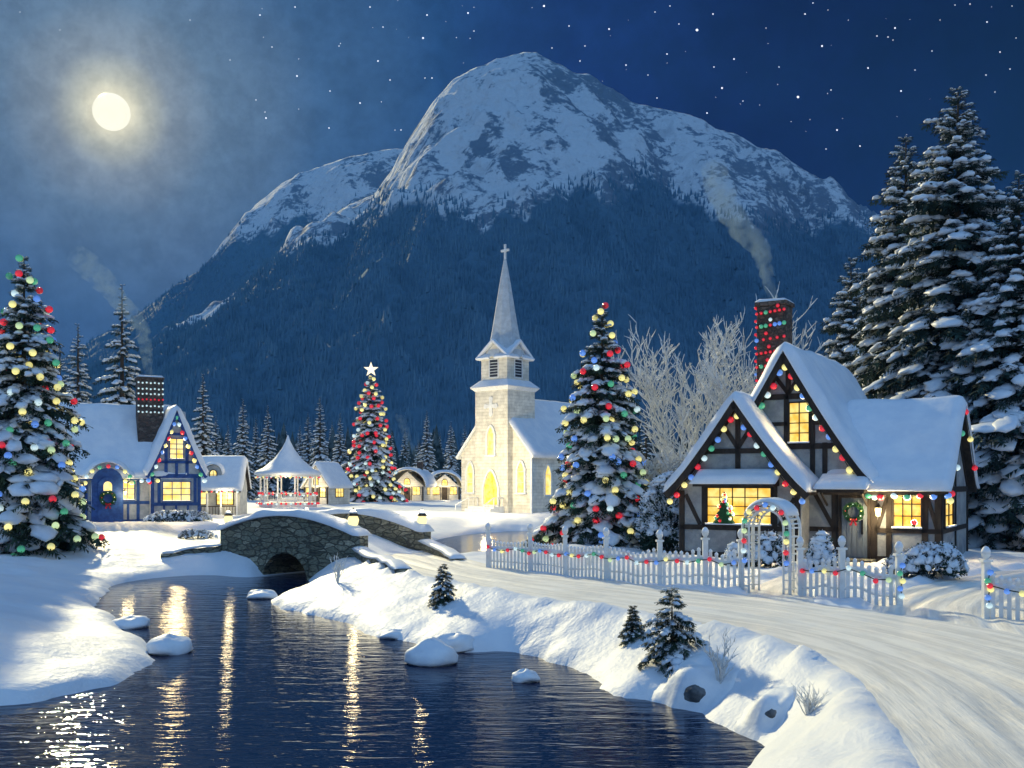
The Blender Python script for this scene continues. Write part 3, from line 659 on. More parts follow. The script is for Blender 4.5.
for i, (px, d, ty, lab) in enumerate([(216, 190, 415, 'dim fir directly above the dormer of the annexe'), (256, 200, 418, 'dim fir filling the gap left of the gazebo roof'), (285, 205, 425, 'dim fir straight behind the gazebo roof peak'), (308, 200, 412, 'dim fir just right of the gazebo roof peak'),
        (332, 210, 420, 'dim fir behind the cottage beside the gazebo'), (352, 205, 430, 'dim fir touching the left side of the tall lit tree'), (405, 215, 428, 'dim fir above the domed cottage nearest the tall lit tree'), (440, 210, 432, 'dim fir between the two domed cottages'), (465, 220, 425, 'dim fir against the left shoulder of the church'), (418, 190, 440, 'short dim fir right behind the chimney of the domed cottage')]):
    x, y, z = put(px, d); fir('fir_tree', (x, y, z), 0, 0, 0, lab, group='dim firs at the back of the village', data=dat, scale=(Z(ty, d) - z) / H0, rot=i * 2.1)
# distant woods behind the village
rs = np.random.RandomState(8); n = 2600
px = rs.uniform(-520, 1600, n); d = rs.uniform(190, 420, n); xx = (px - 512) / 1000 * d
k = 7; hh = rs.uniform(8, 15, n); VV = []; FFs = []
b0 = 0; zz0 = np.zeros(n)
lay = 4
Vl, Fl = [], []
for q in range(lay):
    an = np.linspace(0, 2 * pi, k, endpoint=False)[None] + rs.rand(n, 1) * 6
    r = hh * 0.2 * (1 - q / lay * 0.8); zb = hh * (0.08 + q / lay * 0.78); zt = hh * (0.45 + (q + 1) / lay * 0.55)
    zt = np.minimum(zt, hh)
    rj = r[:, None] * rs.uniform(.6, 1.15, (n, k))
    base = np.stack([xx[:, None] + rj * np.cos(an), d[:, None] + rj * np.sin(an), zb[:, None] + rs.uniform(-.4, .4, (n, k))], -1)
    tip = np.stack([xx, d, zt], -1)[:, None]
    Vl.append(np.concatenate([base, tip], 1).reshape(-1, 3)); i = np.arange(n)[:, None] * (k + 1) + q * n * (k + 1); j = np.arange(k)
    Fl.append(np.stack([i + j, i + (j + 1) % k, i + k + 0 * j], -1).reshape(-1, 3))
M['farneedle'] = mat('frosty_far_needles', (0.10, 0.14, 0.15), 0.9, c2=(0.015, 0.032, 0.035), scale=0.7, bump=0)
tag(mesh_np('woods', np.vstack(Vl), np.vstack(Fl), M['farneedle']), 'dark line of distant fir woods behind the village cottages', 'woods', kind='stuff')

# ------------------------------------------------------------------ light strings
bulb_me = {}
def bulb_data(colr, r, n=16):
    key = (colr, r, n)
    if key not in bulb_me:
        mb = MB(); h = n // 2
        mb.lathe([(max(r * sin(pi * k / h), 0.001), -r * cos(pi * k / h)) for k in range(h + 1)], n=n)
        o = mb.build('bulb', M['b_' + colr], smooth=True); me = o.data; bpy.data.objects.remove(o)
        bulb_me[key] = me
    return bulb_me[key]
def add_bulb(root, p, colr, r, n=16, name='bulb'):
    o = link(name, bulb_data(colr, r, n), root); o.location = p; return o
def light_string(loc, pts, r, cols, label, rz=0.0, group=None, wire=0.012, seed=0, cat='string lights', n=14):
    """bulbs at pts (local), a wire running through them"""
    root = empty('light_string', loc, rz, label, cat, group)
    rr = random.Random(seed)
    if wire: 
        mb = MB(); mb.tube(pts, wire, 4); mb.build('wire', M['wire'], root)
    for i, p in enumerate(pts):
        q = (p[0] + rr.uniform(-.02, .02), p[1] + rr.uniform(-.02, .02), p[2] + rr.uniform(-.03, .03))
        add_bulb(root, q, cols[i % len(cols)] if not callable(cols) else cols(rr), r * 1.0, n)
    return root
def deco_tree(px, d, ty, R, seed, label, slabel, br, ncam, pal, tiers=30, per=14, sp=0.62, nmax=100, **kw):
    x, y, z = put(px, d); Hh = Z(ty, d) - z
    root, tips, _ = fir('decorated_fir', (x, y, z), Hh, R, seed, label, group=None, tiers=tiers, per=per, **kw)
    rr = random.Random(seed); T = list(tips); rr.shuffle(T)
    vd = Vector((-x, -y, 0)).normalized(); front, backs = [], []
    for tx, ty_, tz, l in T:
        q = Vector((tx, ty_, tz)) * 1.0
        if l > R * 0.98: pass
        q += Vector((tx, ty_, 0)).normalized() * br * 0.3 if (tx or ty_) else Vector()
        q.z -= br * 0.2
        tgt = front if (Vector((q.x, q.y, 0)).normalized().dot(vd) > -0.12) else backs
        if all((q - o_).length > sp for o_ in tgt): tgt.append(q)
    s = empty('light_string', (x, y, z), 0, slabel, 'string lights', 'light strings on the decorated firs')
    front.sort(key=lambda q: -q.z)
    if len(front) > nmax:
        rr.shuffle(front); front, extra = front[:nmax], front[nmax:]
    else: extra = []
    for i, q in enumerate(front):
        add_bulb(s, q, rr.choice(pal), br * rr.uniform(.8, 1.15) if False else br, 14)
    rest = extra + backs[:120]
    if rest:
        byc = {}
        mb = MB(); mats = sorted(set(pal)); fi = []
        for q in rest:
            c = rr.choice(pal); k0 = len(mb.f)
            mb.lathe([(max(br * sin(pi * k / 6), .001), -br * cos(pi * k / 6)) for k in range(7)], c=tuple(q), n=10)
            fi += [mats.index(c)] * (len(mb.f) - k0)
        me = bpy.data.meshes.new('further_bulbs'); me.from_pydata(mb.v, [], mb.f)
        for c in mats: me.materials.append(M['b_' + c])
        me.polygons.foreach_set('material_index', fi); me.polygons.foreach_set('use_smooth', [True] * len(fi)); me.update()
        o = link('further_bulbs', me, s); o['kind'] = 'stuff'
    return root, s, Hh
PAL = ['yellow'] * 6 + ['red'] * 3 + ['blue'] * 3 + ['green'] * 2 + ['white'] * 3 + ['lime'] * 2
deco_tree(24, 41.5, 254, 3.1, 41, 'large snow laden fir at the left edge hung with big coloured globes', 'big coloured globe lights hung on the fir at the left edge', 0.15, 0, PAL, tiers=32, per=17, sp=0.62, tw=0.40)
deco_tree(602, 44, 303, 2.75, 42, 'snowy fir behind the picket fence covered in coloured globes, right of the church', 'coloured globe lights on the fir between church and timber cottage', 0.145, 0, PAL, tiers=30, per=17, sp=0.56, tw=0.40)
r_, s_, Hc = deco_tree(371, 138, 375, 4.4, 43, 'tall slim village tree densely wound in red and cream lights', 'red and cream lights wound densely round the village tree', 0.27, 0, ['yellow', 'red', 'red', 'yellow', 'white'], tiers=34, per=14, sp=0.85, pw=0.8, nt=4)
# star on top
x, y, z = put(371, 138)
mb = MB(); pts = [((1.05 if i % 2 == 0 else 0.42) * sin(i * pi / 5), (1.05 if i % 2 == 0 else 0.42) * cos(i * pi / 5)) for i in range(10)]
mb.v = [(a, -0.05, c) for a, c in pts] + [(a, 0.05, c) for a, c in pts] + [(0, -0.22, 0), (0, 0.22, 0)]
mb.f = [(i, (i + 1) % 10, 20) for i in range(10)] + [(10 + (i + 1) % 10, 10 + i, 21) for i in range(10)] + [(i, i + 10, (i + 1) % 10 + 10, (i + 1) % 10) for i in range(10)]
st = mb.build('star_topper', M['starw']); st.location = (x, y, z + Hc + 0.75); tag(st, 'glowing cream five pointed star on top of the village tree', 'star topper')
# small firs on the near bank
for i, (px, py, ty, R, sd_, lab) in enumerate([(443, 603, 562, 0.42, 51, 'little snowy fir on the bank below the stone bridge'), (672, 655, 582, 0.62, 52, 'larger of the two young firs beside the snow road, with green tips'), (633, 639, 604, 0.28, 53, 'smallest young fir standing left of its larger neighbour')]):
    x0_, y0_, zg = ray(px, py)
    Hh = Z(ty, y0_) - zg
    fir('young_fir', (x0_, y0_, zg - .02), Hh, R, sd_, lab, group='young firs on the river bank', tiers=12, per=9, nt=4, gap=0.3, base=0.0, pw=0.75, droop=0.9)
# ------------------------------------------------------------------ building helpers
class Frame:
    """house frame: u along the front (to the right), v towards the back, rotated by a"""
    def __init__(s, ox, oy, a): s.ox, s.oy, s.a = ox, oy, a; s.r = (cos(a), -sin(a)); s.b = (sin(a), cos(a))
    def w(s, u, v): return (s.ox + u * s.r[0] + v * s.b[0], s.oy + u * s.r[1] + v * s.b[1])
    def u(s, px, v=0.0):
        k = (px - 512) / FPX; X0, Y0 = s.ox + v * s.b[0], s.oy + v * s.b[1]
        return (k * Y0 - X0) / (s.r[0] - k * s.r[1])
    def z(s, px, py, v=0.0): u_ = s.u(px, v); return Z(py, s.w(u_, v)[1])
def front(v0): return lambda a, z, d: (a, v0 - d, z)          # wall facing the viewer side, out = d
def rightw(u0): return lambda a, z, d: (u0 + d, a, z)
def leftw(u0): return lambda a, z, d: (u0 - d, a, z)
def prect(mb, P, a0, a1, z0, z1, d0, d1):
    vs = [P(a, z, d) for d in (d0, d1) for a, z in ((a0, z0), (a1, z0), (a1, z1), (a0, z1))]
    return mb.add(vs, [(0, 3, 2, 1), (4, 5, 6, 7), (0, 1, 5, 4), (1, 2, 6, 5), (2, 3, 7, 6), (3, 0, 4, 7)])
def arch_pts(a0, a1, z0, z1, pointed=False, n=8, rise=None):
    w = (a1 - a0) / 2; c = (a0 + a1) / 2; rise = rise or (w if not pointed else w * 1.7)
    zs = z1 - rise; pts = [(a0, z0), (a1, z0)]
    for k in range(n + 1):
        t = k / n
        if pointed:
            x = a1 - 2 * w * t; s = 1 - abs(x - c) / w; zz_ = zs + rise * (1 - (1 - s) ** 1.9)
        else:
            x = c + w * cos(pi * t); zz_ = zs + rise * sin(pi * t)
        pts.append((x, zz_))
    return pts
def window(parent, P, a0, a1, z0, z1, cols=2, rows=3, fm='white', pm='pane', arch=None, fw=0.07, mw=0.035, sill=True, dep=0.07, name='window'):
    f = MB()
    if arch:
        pts = arch_pts(a0, a1, z0, z1, arch == 'pointed')
        for i in range(len(pts)):
            p, q = pts[i], pts[(i + 1) % len(pts)]
            if abs(p[0] - q[0]) + abs(p[1] - q[1]) > 1e-4: f.beam(P, p[0], p[1], q[0], q[1], fw, 0.0, dep)
    else:
        prect(f, P, a0 - fw, a0, z0 - fw, z1 + fw, 0, dep); prect(f, P, a1, a1 + fw, z0 - fw, z1 + fw, 0, dep)
        prect(f, P, a0, a1, z1, z1 + fw, 0, dep); prect(f, P, a0, a1, z0 - fw, z0, 0, dep)
    for c in range(1, cols):
        a = a0 + (a1 - a0) * c / cols; prect(f, P, a - mw / 2, a + mw / 2, z0, z1 - (0.1 if arch else 0), 0.012, dep * 0.75)
    for r in range(1, rows):
        z = z0 + (z1 - z0) * r / rows; prect(f, P, a0, a1, z - mw / 2, z + mw / 2, 0.013, dep * 0.70)
    o = f.build(name, M[fm], parent)
    p = MB()
    if arch:
        pts = arch_pts(a0, a1, z0, z1, arch == 'pointed'); p.prism(pts, lambda a, z: P(a, z, 0.001), lambda a, z: P(a, z, 0.011))
    else: prect(p, P, a0, a1, z0, z1, 0.001, 0.011)
    p.build('pane', M[pm], o)
    if sill:
        s = MB(); prect(s, P, a0 - fw, a1 + fw, z0 - fw * 0.2, z0 + 0.05, dep + 0.002, dep + 0.09); s.build('sill_snow', M['roofsnow'], o, bevel=0.02)
    return o
def slab(parent, name, path, t0, t1, conv, thick, mat_, nt=24, round_=0.25, jit=0.03, seed=0, ns=6, under=0.0, bottom_drop=0.0):
    """thick sheet along a 2-D path [(a,z)...] (upper side left of travel), extruded t0..t1; conv(a,t,z)->xyz; edges rounded, lumpy"""
    P = np.array(path, float); seg = np.linalg.norm(np.diff(P, axis=0), axis=1); s = np.r_[0, np.cumsum(seg)]
    n = max(len(P), int(s[-1] / max(0.12, s[-1] / 60)) + 1); si = np.linspace(0, s[-1], n)
    a = np.interp(si, s, P[:, 0]); z = np.interp(si, s, P[:, 1])
    ta, tz = np.gradient(a), np.gradient(z); L = np.hypot(ta, tz); na, nz = -tz / L, ta / L
    k = np.ones(5) / 5
    if n > 12:
        na = np.convolve(np.pad(na, 2, 'edge'), k, 'valid'); nz = np.convolve(np.pad(nz, 2, 'edge'), k, 'valid'); l = np.hypot(na, nz); na, nz = na / l, nz / l
    t = np.linspace(t0, t1, nt)
    ds = np.minimum(si, s[-1] - si)[:, None]; dt = np.minimum(t - t0, t1 - t)[None]
    r = max(round_, 1e-3)
    e = np.minimum(np.minimum(ds, dt) / r, 1); e = np.sqrt(np.clip(1 - (1 - e) ** 2, 0, 1))
    nse = fbm(si[:, None] * 0.9 + seed * 3.1, t[None] * 0.9, seed, 3) * jit
    up = thick * (0.15 + 0.85 * e) + nse * e
    top = [(a[i] + na[i] * up[i, j], t[j], z[i] + nz[i] * up[i, j]) for i in range(n) for j in range(nt)]
    bot = [(a[i], t[j], z[i]) for i in range(n) for j in range(nt)]
    V = [conv(*p) for p in top + bot]; N0 = n * nt; F = []
    for i in range(n - 1):
        for j in range(nt - 1):
            q = (i * nt + j, i * nt + j + 1, (i + 1) * nt + j + 1, (i + 1) * nt + j); F.append(q); F.append(tuple(x + N0 for x in q[::-1]))
    edge = [(i, 0) for i in range(n)] + [(n - 1, j) for j in range(1, nt)] + [(i, nt - 1) for i in range(n - 2, -1, -1)] + [(0, j) for j in range(nt - 2, 0, -1)]
    for (i, j), (i2, j2) in zip(edge, edge[1:] + edge[:1]):
        p, q = i * nt + j, i2 * nt + j2; F.append((q, p, p + N0, q + N0))
    mb = MB(); mb.add(V, F); return mb.build(name, M[mat_], parent, True)
def board(parent, name, path, t0, t1, conv, thick, mat_):
    P = np.array(path, float); n = len(P); ta, tz = np.gradient(P[:, 0]), np.gradient(P[:, 1]); L = np.hypot(ta, tz)
    lo = [(P[i, 0] + tz[i] / L[i] * thick, P[i, 1] - ta[i] / L[i] * thick) for i in range(n)]
    mb = MB()
    for i in range(n - 1):
        q = [tuple(P[i]), tuple(P[i + 1]), lo[i + 1], lo[i]]
        mb.prism(q, lambda a, z: conv(a, t0, z), lambda a, z: conv(a, t1, z))
    return mb.build(name, M[mat_], parent)
CU = lambda a, t, z: (a, t, z)       # ridge runs along v, path in u-z
CV = lambda a, t, z: (t, a, z)       # ridge runs along u, path in v-z
def chimney(parent, u, v, w, d, z0, z1, mat_='chimstone', snow=True):
    mb = MB().box(u - w / 2, u + w / 2, v - d / 2, v + d / 2, z0, z1)
    mb.box(u - w / 2 - .07, u + w / 2 + .07, v - d / 2 - .07, v + d / 2 + .07, z1 + 0.002, z1 + .16)
    c = mb.build('chimney', M[mat_], parent, bevel=0.03)
    if snow:
        slab(c, 'snow', [(-w / 2 - .05 + u, z1 + .165), (w / 2 + .05 + u, z1 + .165)], v - d / 2 - .05, v + d / 2 + .05, CU, 0.14, 'roofsnow', nt=8, round_=.12)
    return c
def glow(name, loc, power, color=(1.0, 0.78, 0.42), r=0.25, parent=None):
    l = bpy.data.lights.new(name, 'POINT'); l.energy = power; l.color = color; l.shadow_soft_size = r
    o = bpy.data.objects.new(name, l); COL.objects.link(o); o.location = loc
    if parent is not None: o.parent = parent
    return o
def winglow(parent, P, a0, a1, z0, z1, power, color=(1.0, 0.74, 0.36)):
    """light of a lit window: area lamp lying just outside its pane, facing out"""
    l = bpy.data.lights.new('window_light', 'AREA'); l.shape = 'RECTANGLE'; l.size = a1 - a0; l.size_y = z1 - z0; l.energy = power; l.color = color
    o = bpy.data.objects.new('window_light', l); COL.objects.link(o); o.parent = parent
    c = Vector(P((a0 + a1) / 2, (z0 + z1) / 2, 0.10)); q = Vector(P((a0 + a1) / 2, (z0 + z1) / 2, 1.10))
    o.location = c; o.rotation_euler = (q - c).to_track_quat('-Z', 'Z').to_euler()
    return o
def wreath(loc, rz, R, label, P=None):
    root = empty('wreath', loc, rz, label, 'wreath')
    rs = np.random.RandomState(4); n = 260
    an = rs.uniform(0, 2 * pi, n); ph = rs.uniform(0, 2 * pi, n); rr_ = R * 0.24
    O = np.stack([(R + rr_ * np.cos(ph) * .6) * np.cos(an), -0.05 + rr_ * np.sin(ph) * .5, (R + rr_ * np.cos(ph) * .6) * np.sin(an)], -1)
    A = nrm(np.stack([-np.sin(an) + .5 * np.cos(an) * np.cos(ph), -np.abs(rs.normal(0, .5, n)), np.cos(an) + .5 * np.sin(an) * np.cos(ph)], -1))
    S = nrm(np.cross(A, np.array((0, 1.0, 0.2)))); Nn = np.cross(A, S)
    v, f = stamp(FEATH3, O, A, S, Nn, np.full(n, R * .45), np.full(n, R * .14), np.full(n, R * .4))
    mb = MB(); m_ = 20
    for k in range(m_): pass
    mesh_np('ring', v, f, M['green'], root)
    t = MB(); t.tube([(R * cos(2 * pi * k / 20), -0.02, R * sin(2 * pi * k / 20)) for k in range(21)], R * .16, 6, False); t.build('core', M['green'], root, True)
    for k in range(9):
        add_bulb(root, (R * cos(k * .7 + .2), -R * .28 - .03, R * sin(k * .7 + .2)), ['yellow', 'red', 'white'][k % 3], R * .075, 8, 'berry')
    b = MB()
    for sg in (-1, 1):
        b.prism([(0, 0), (sg * R * .42, R * .20), (sg * R * .46, -R * .16)], lambda a, z: (a, -R * .34, z - R * .95), lambda a, z: (a, -R * .44, z - R * .95))
        b.prism([(0, 0), (sg * R * .12, -R * .02), (sg * R * .48, -R * .72), (sg * R * .24, -R * .78)], lambda a, z: (a, -R * .32, z - R * .95), lambda a, z: (a, -R * .37, z - R * .95))
    b.lathe([(.001, -R * .1), (R * .1, -R * .06), (R * .1, R * .06), (.001, R * .1)], (0, -R * .4, -R * .95), 8)
    b.build('bow', M['red'], root)
    return root

# ------------------------------------------------------------------ timber cottage on the right
A_ = radians(32); FR = Frame(9.9, 36.0, A_); zb = -0.05
ch = empty('timber_cottage', (FR.ox, FR.oy, 0), -A_, 'grey half timbered cottage with steep snow covered gables and yellow lit windows on the right', 'cottage')
def gable_path(c, hw, ze, zr, flare=0.0, ov=0.35, n=7):
    """left eave -> ridge -> right eave; concave bell-cast at the foot"""
    pts = []
    for k in range(n + 1):
        t = k / n; a = (1 - t); pts.append((c - hw * a - ov * a, ze + (zr - ze) * (t ** (1 + flare)) - 0.12 * ov * a))
    return pts + [(2 * c - x, z) for x, z in pts[-2::-1]]
# big gable: centre u=0, half width 2.9 ; small gable: plane v=-1, centre -1.48
ZR1, ZE1 = 7.45, 2.72
zc2, ZR2, ZE2 = FR.u(738, -1), FR.z(738, 396, -1) - 0.15, 2.45
def gable_wall(mb, path, v0, v1, z0, inset=0.34, drop=0.10):
    p = [(a, z - drop) for a, z in path]
    c = (p[0][0] + p[-1][0]) / 2; hw = (p[-1][0] - p[0][0]) / 2 - inset
    q = [(max(c - hw, min(c + hw, a)), z) for a, z in p]
    poly = [(c - hw, z0)] + q + [(c + hw, z0)]
    mb.prism(poly, lambda a, z: (a, v0, z), lambda a, z: (a, v1, z))
gp1 = gable_path(0, 2.75, ZE1, ZR1, 0.16, 0.38); gp2 = gable_path(zc2, 2.25, ZE2, ZR2, 0.16, 0.36)
wl1 = MB(); gable_wall(wl1, gp1, 0, 8, zb); wl1.build('main_wall', M['plaster'], ch)
wl2 = MB(); gable_wall(wl2, gp2, -1, 1.5, zb); wl2.build('bay_wall', M['plaster'], ch)
UE = FR.u(941); WD = 6.0; ZW = 5.55
wl3 = MB(); wl3.prism([(0.02, zb), (0.02, 2.55), (WD / 2, ZW - 0.12), (WD - .02, 2.55), (WD - .02, zb)], lambda a, z: (2.3, a, z), lambda a, z: (UE, a, z)); wl3.build('wing_wall', M['plaster'], ch)
r1 = board(ch, 'main_roof', gp1, -0.42, 8.3, CU, 0.16, 'timber'); slab(r1, 'snow', gp1, -0.55, 8.4, CU, 0.34, 'roofsnow', nt=40, round_=0.4, jit=.05, seed=1)
r2 = board(ch, 'bay_roof', gp2, -1.42, 1.6, CU, 0.16, 'timber'); slab(r2, 'snow', gp2, -1.55, 1.9, CU, 0.32, 'roofsnow', nt=20, round_=0.4, jit=.05, seed=2)
wp = [(-0.55, 2.45), (-0.1, 2.68), (0.9, 3.55), (2.0, 4.75), (WD / 2, ZW), (WD - 2, 4.75), (WD - .9, 3.55), (WD + .1, 2.68), (WD + .5, 2.5)]
# path must travel so that the outside is on its left
CVr = lambda a, t, z: (t, a, z)
r3 = board(ch, 'wing_roof', wp, 1.4, UE + .30, CVr, 0.15, 'timber'); slab(r3, 'snow', wp, 1.3, UE + .40, CVr, 0.32, 'roofsnow', nt=34, round_=0.35, jit=.05, seed=3)
# timber framing
tb = MB(); Pf = front(0.0); Pb = front(-1.0); Pr = rightw(UE)
def bm_(P, *a, w=0.20): 
    for k in range(0, len(a) - 2, 2): tb.beam(P, a[k], a[k + 1], a[k + 2], a[k + 3], w, -0.02, 0.045)
def inset_path(path, dz): return [(a, z - dz) for a, z in path]
ub0, ub1 = zc2 - 2.24, zc2 + 2.24
# small gable
bm_(Pb, ub0 + .1, 0, ub0 + .1, 2.45); bm_(Pb, ub1 - .1, 0, ub1 - .1, 2.45); bm_(Pb, ub0, 0.12, ub1, 0.12)
zt = FR.z(738, 451, -1); bm_(Pb, zc2 - 1.25, zt, zc2 + 1.25, zt, w=.18); bm_(Pb, zc2, 2.7, zc2, ZR2 - .4, w=.18)
bm_(Pb, zc2, zt + .1, zc2 - .62, zt + 1.05, w=.15); bm_(Pb, zc2, zt + .1, zc2 + .62, zt + 1.05, w=.15)
zs = FR.z(700, 527, -1)
bm_(Pb, ub0, zs, ub1, zs, w=.18)
wu0, wu1 = FR.u(708, -1), FR.u(771, -1)
bm_(Pb, wu0 - .14, 0, wu0 - .14, 2.7, w=.18); bm_(Pb, wu1 + .14, 0, wu1 + .14, 2.7, w=.18); bm_(Pb, (wu0 + wu1) / 2, 0, (wu0 + wu1) / 2, zs, w=.16)
bm_(Pb, wu0 - .3, zs + .1, ub0 + .25, 2.3, w=.14); bm_(Pb, wu1 + .3, zs + .1, ub1 - .2, 2.2, w=.14)
# big gable
us0, us1 = FR.u(790), FR.u(809); zt1, zt0 = FR.z(800, 403), FR.z(800, 443)
bm_(Pf, -.95, zt1 + .25, .95, zt1 + .25, w=.2); bm_(Pf, -1.75, zt0 - .12, 1.75, zt0 - .12, w=.2); bm_(Pf, -2.6, 2.75, 2.6, 2.75, w=.22)
bm_(Pf, us0 - .13, 2.75, us0 - .13, zt1 + .3, w=.17); bm_(Pf, us1 + .13, 2.75, us1 + .13, zt1 + .3, w=.17)
bm_(Pf, 0.05, zt1 + .3, 0.05, ZR1 - .3, w=.18); bm_(Pf, 0.05, zt1 + .35, -.5, zt1 + 1.1, w=.14); bm_(Pf, 0.05, zt1 + .35, .55, zt1 + 1.1, w=.14)
bm_(Pf, 1.35, 2.75, 1.35, zt0, w=.17); bm_(Pf, -1.3, 2.75, -1.3, zt0, w=.17); bm_(Pf, -1.3, zt0 + .7, us0, zt0 + .7, w=.14); bm_(Pf, us1 + .2, zt0 + .7, 1.3, zt0 + .7, w=.14)
# ground floor, door and wing
ud0, ud1 = FR.u(842), FR.u(868)
for px_, w_ in ((806, .2), (835, .22), (874, .22), (889, .18), (925, .2), (938, .2)): bm_(Pf, FR.u(px_), 0, FR.u(px_), 2.55, w=w_)
bm_(Pf, FR.u(810), 1.1, ud0 - .12, 1.1, w=.16); bm_(Pf, ud1 + .2, 1.1, UE, 1.1, w=.16); bm_(Pf, FR.u(815), 2.35, FR.u(833), 1.2, w=.14)
bm_(Pf, ud1 + .3, 1.15, FR.u(887), 2.2, w=.13); bm_(Pf, FR.u(927), 2.3, FR.u(937), 1.2, w=.12); bm_(Pf, FR.u(806), .12, ud0 - .1, .12, w=.2); bm_(Pf, ud1 + .1, .12, UE, .12, w=.2)
bm_(Pr, .1, 0, .1, 2.5); bm_(Pr, WD - .1, 0, WD - .1, 2.5); bm_(Pr, WD / 2, 0, WD / 2, ZW - .3, w=.18); bm_(Pr, 0, 2.5, WD, 2.5, w=.2); bm_(Pr, 0, 1.1, WD, 1.1, w=.16); bm_(Pr, .1, 2.6, WD / 2, 5.2, w=.18); bm_(Pr, WD - .1, 2.6, WD / 2, 5.2, w=.18)
tb.build('timber_frame', M['timber'], ch)
# barge boards following the gable edges
for nm_, gp_, v_ in (('barge_board', gp1, -0.43), ('barge_board', gp2, -1.43)):
    bb = MB(); pp_ = front(v_)
    for (a0, z0), (a1, z1) in zip(gp_, gp_[1:]): bb.beam(pp_, a0, z0 - .16, a1, z1 - .16, 0.26, 0.0, 0.06)
    bb.build(nm_, M['timber'], ch)
zc = FR.z(740, 486, -1); w0 = window(ch, Pb, wu0, wu1, zs + .12, zc - .08, 5, 4, 'timber', 'panewarm', fw=.06, mw=.03)
w1 = window(ch, Pf, us0, us1, zt0, zt1, 2, 4, 'timber', 'panewarm', fw=.05, mw=.035)
uw0, uw1 = FR.u(894), FR.u(921); w2 = window(ch, Pf, uw0, uw1, 1.2, 2.42, 3, 3, 'timber', 'panewarm', fw=.06, mw=.035)
w3 = window(ch, Pr, .55, 2.3, 1.22, 2.4, 2, 3, 'timber', 'panewarm', fw=.06, mw=.035)
winglow(ch, Pb, wu0, wu1, zs + .12, zc - .08, 260); winglow(ch, Pf, us0, us1, zt0, zt1, 50); winglow(ch, Pf, uw0, uw1, 1.2, 2.42, 200); winglow(ch, Pr, .55, 2.3, 1.22, 2.4, 110)
# decorated little tree standing in the bay window, red flowers in the other
t_ = empty('window_tree', (*FR.w((wu0 * .72 + wu1 * .28), -1.13), zs + .10), -A_, 'tiny decorated tree with red balls showing in the left bay window', 'tree')
cn = MB()
for k in range(4): cn.lathe([(.46 - .10 * k, .05 + .26 * k), (.30 - .07 * k, .22 + .26 * k), (.03, .42 + .26 * k)], (0, 0.01, 0), 10, sy=.13)
cn.build('crown', M['green'], t_)
rr = random.Random(2)
for k in range(26):
    zz_ = rr.uniform(.05, 1.15); a = rr.uniform(-1, 1) * .46 * (1.25 - zz_)
    add_bulb(t_, (a, -.05, zz_), rr.choice(['red', 'red', 'blue', 'yellow', 'green', 'white']), .06, 8)
f_ = empty('flower_pot', (*FR.w(uw1 - .22, -.12), 1.22), -A_, 'red flowers standing in the right front window', 'flowers')
for k in range(6): add_bulb(f_, (rr.uniform(-.12, .12), -.02, rr.uniform(.1, .24)), 'red', .06, 8, 'flower')
MB().lathe([(.05, 0), (.08, .1), (.07, .1), (.001, .08)], n=10, sy=.6).build('pot', M['timber'], f_)
# pent roof over the bay window and porch roof over the door
pz = FR.z(740, 486, -1)
pr_ = MB().prism([(0, 0), (-.75, -.02), (-.75, .06), (0, .42)], lambda a, z: (wu0 - .3, -1.0 + a, pz + z), lambda a, z: (wu1 + .3, -1.0 + a, pz + z)).build('pent_roof', M['timber'], ch)
slab(pr_, 'snow', [(-1.82, pz + .07), (-1.4, pz + .25), (-1.02, pz + .50)], wu0 - .4, wu1 + .4, CVr, .24, 'roofsnow', nt=18, round_=.25, seed=5)
pu0, pu1 = FR.u(824), FR.u(871)
pr_ = MB().prism([(0, 0), (-1.0, -.02), (-1.0, .08), (0, .42)], lambda a, z: (pu0, a, 2.42 + z), lambda a, z: (pu1, a, 2.42 + z)).build('porch_roof', M['timber'], ch)
slab(pr_, 'snow', [(-1.1, 2.51), (-.5, 2.72), (-.02, 2.92)], pu0 - .1, pu1 + .1, CVr, .24, 'roofsnow', nt=18, round_=.25, seed=6)
for uu in (pu0 + .12, pu1 - .12):
    MB().tube([(uu, -.05, 1.95), (uu, -.85, 2.38)], .045, 6).build('bracket', M['timber'], ch)
dm = MB(); prect(dm, Pf, ud0, ud1, 0.12, 2.2, 0, .06); 
dr_ = dm.build('door', M['doorgrey'], ch)
pl = MB()
for k in range(5): prect(pl, Pf, ud0 + (ud1 - ud0) * k / 5 + .015, ud0 + (ud1 - ud0) * (k + 1) / 5 - .015, .16, 2.16, .062, .078)
pl.build('planks', M['doorgrey'], dr_); MB().box(ud1 - .2, ud1 - .14, -.16, -.08, .95, 1.45).build('handle', M['iron'], dr_, bevel=.01)
df = MB(); prect(df, Pf, ud0 - .1, ud0, 0, 2.3, 0, .10); prect(df, Pf, ud1, ud1 + .1, 0, 2.3, 0, .10); prect(df, Pf, ud0, ud1, 2.2, 2.3, 0, .10); df.build('door_frame', M['timber'], ch)
MB().box(ud0 - .3, ud1 + .3, -.9, -.08, -.1, .12).build('doorstep', M['stone'], ch, bevel=.02)
wreath((*FR.w((ud0 + ud1) / 2, -.14), 1.72), -A_, .27, 'round green wreath with red bow hanging on the grey cottage door')
lx_, ly_ = FR.w(FR.u(880), -.30)
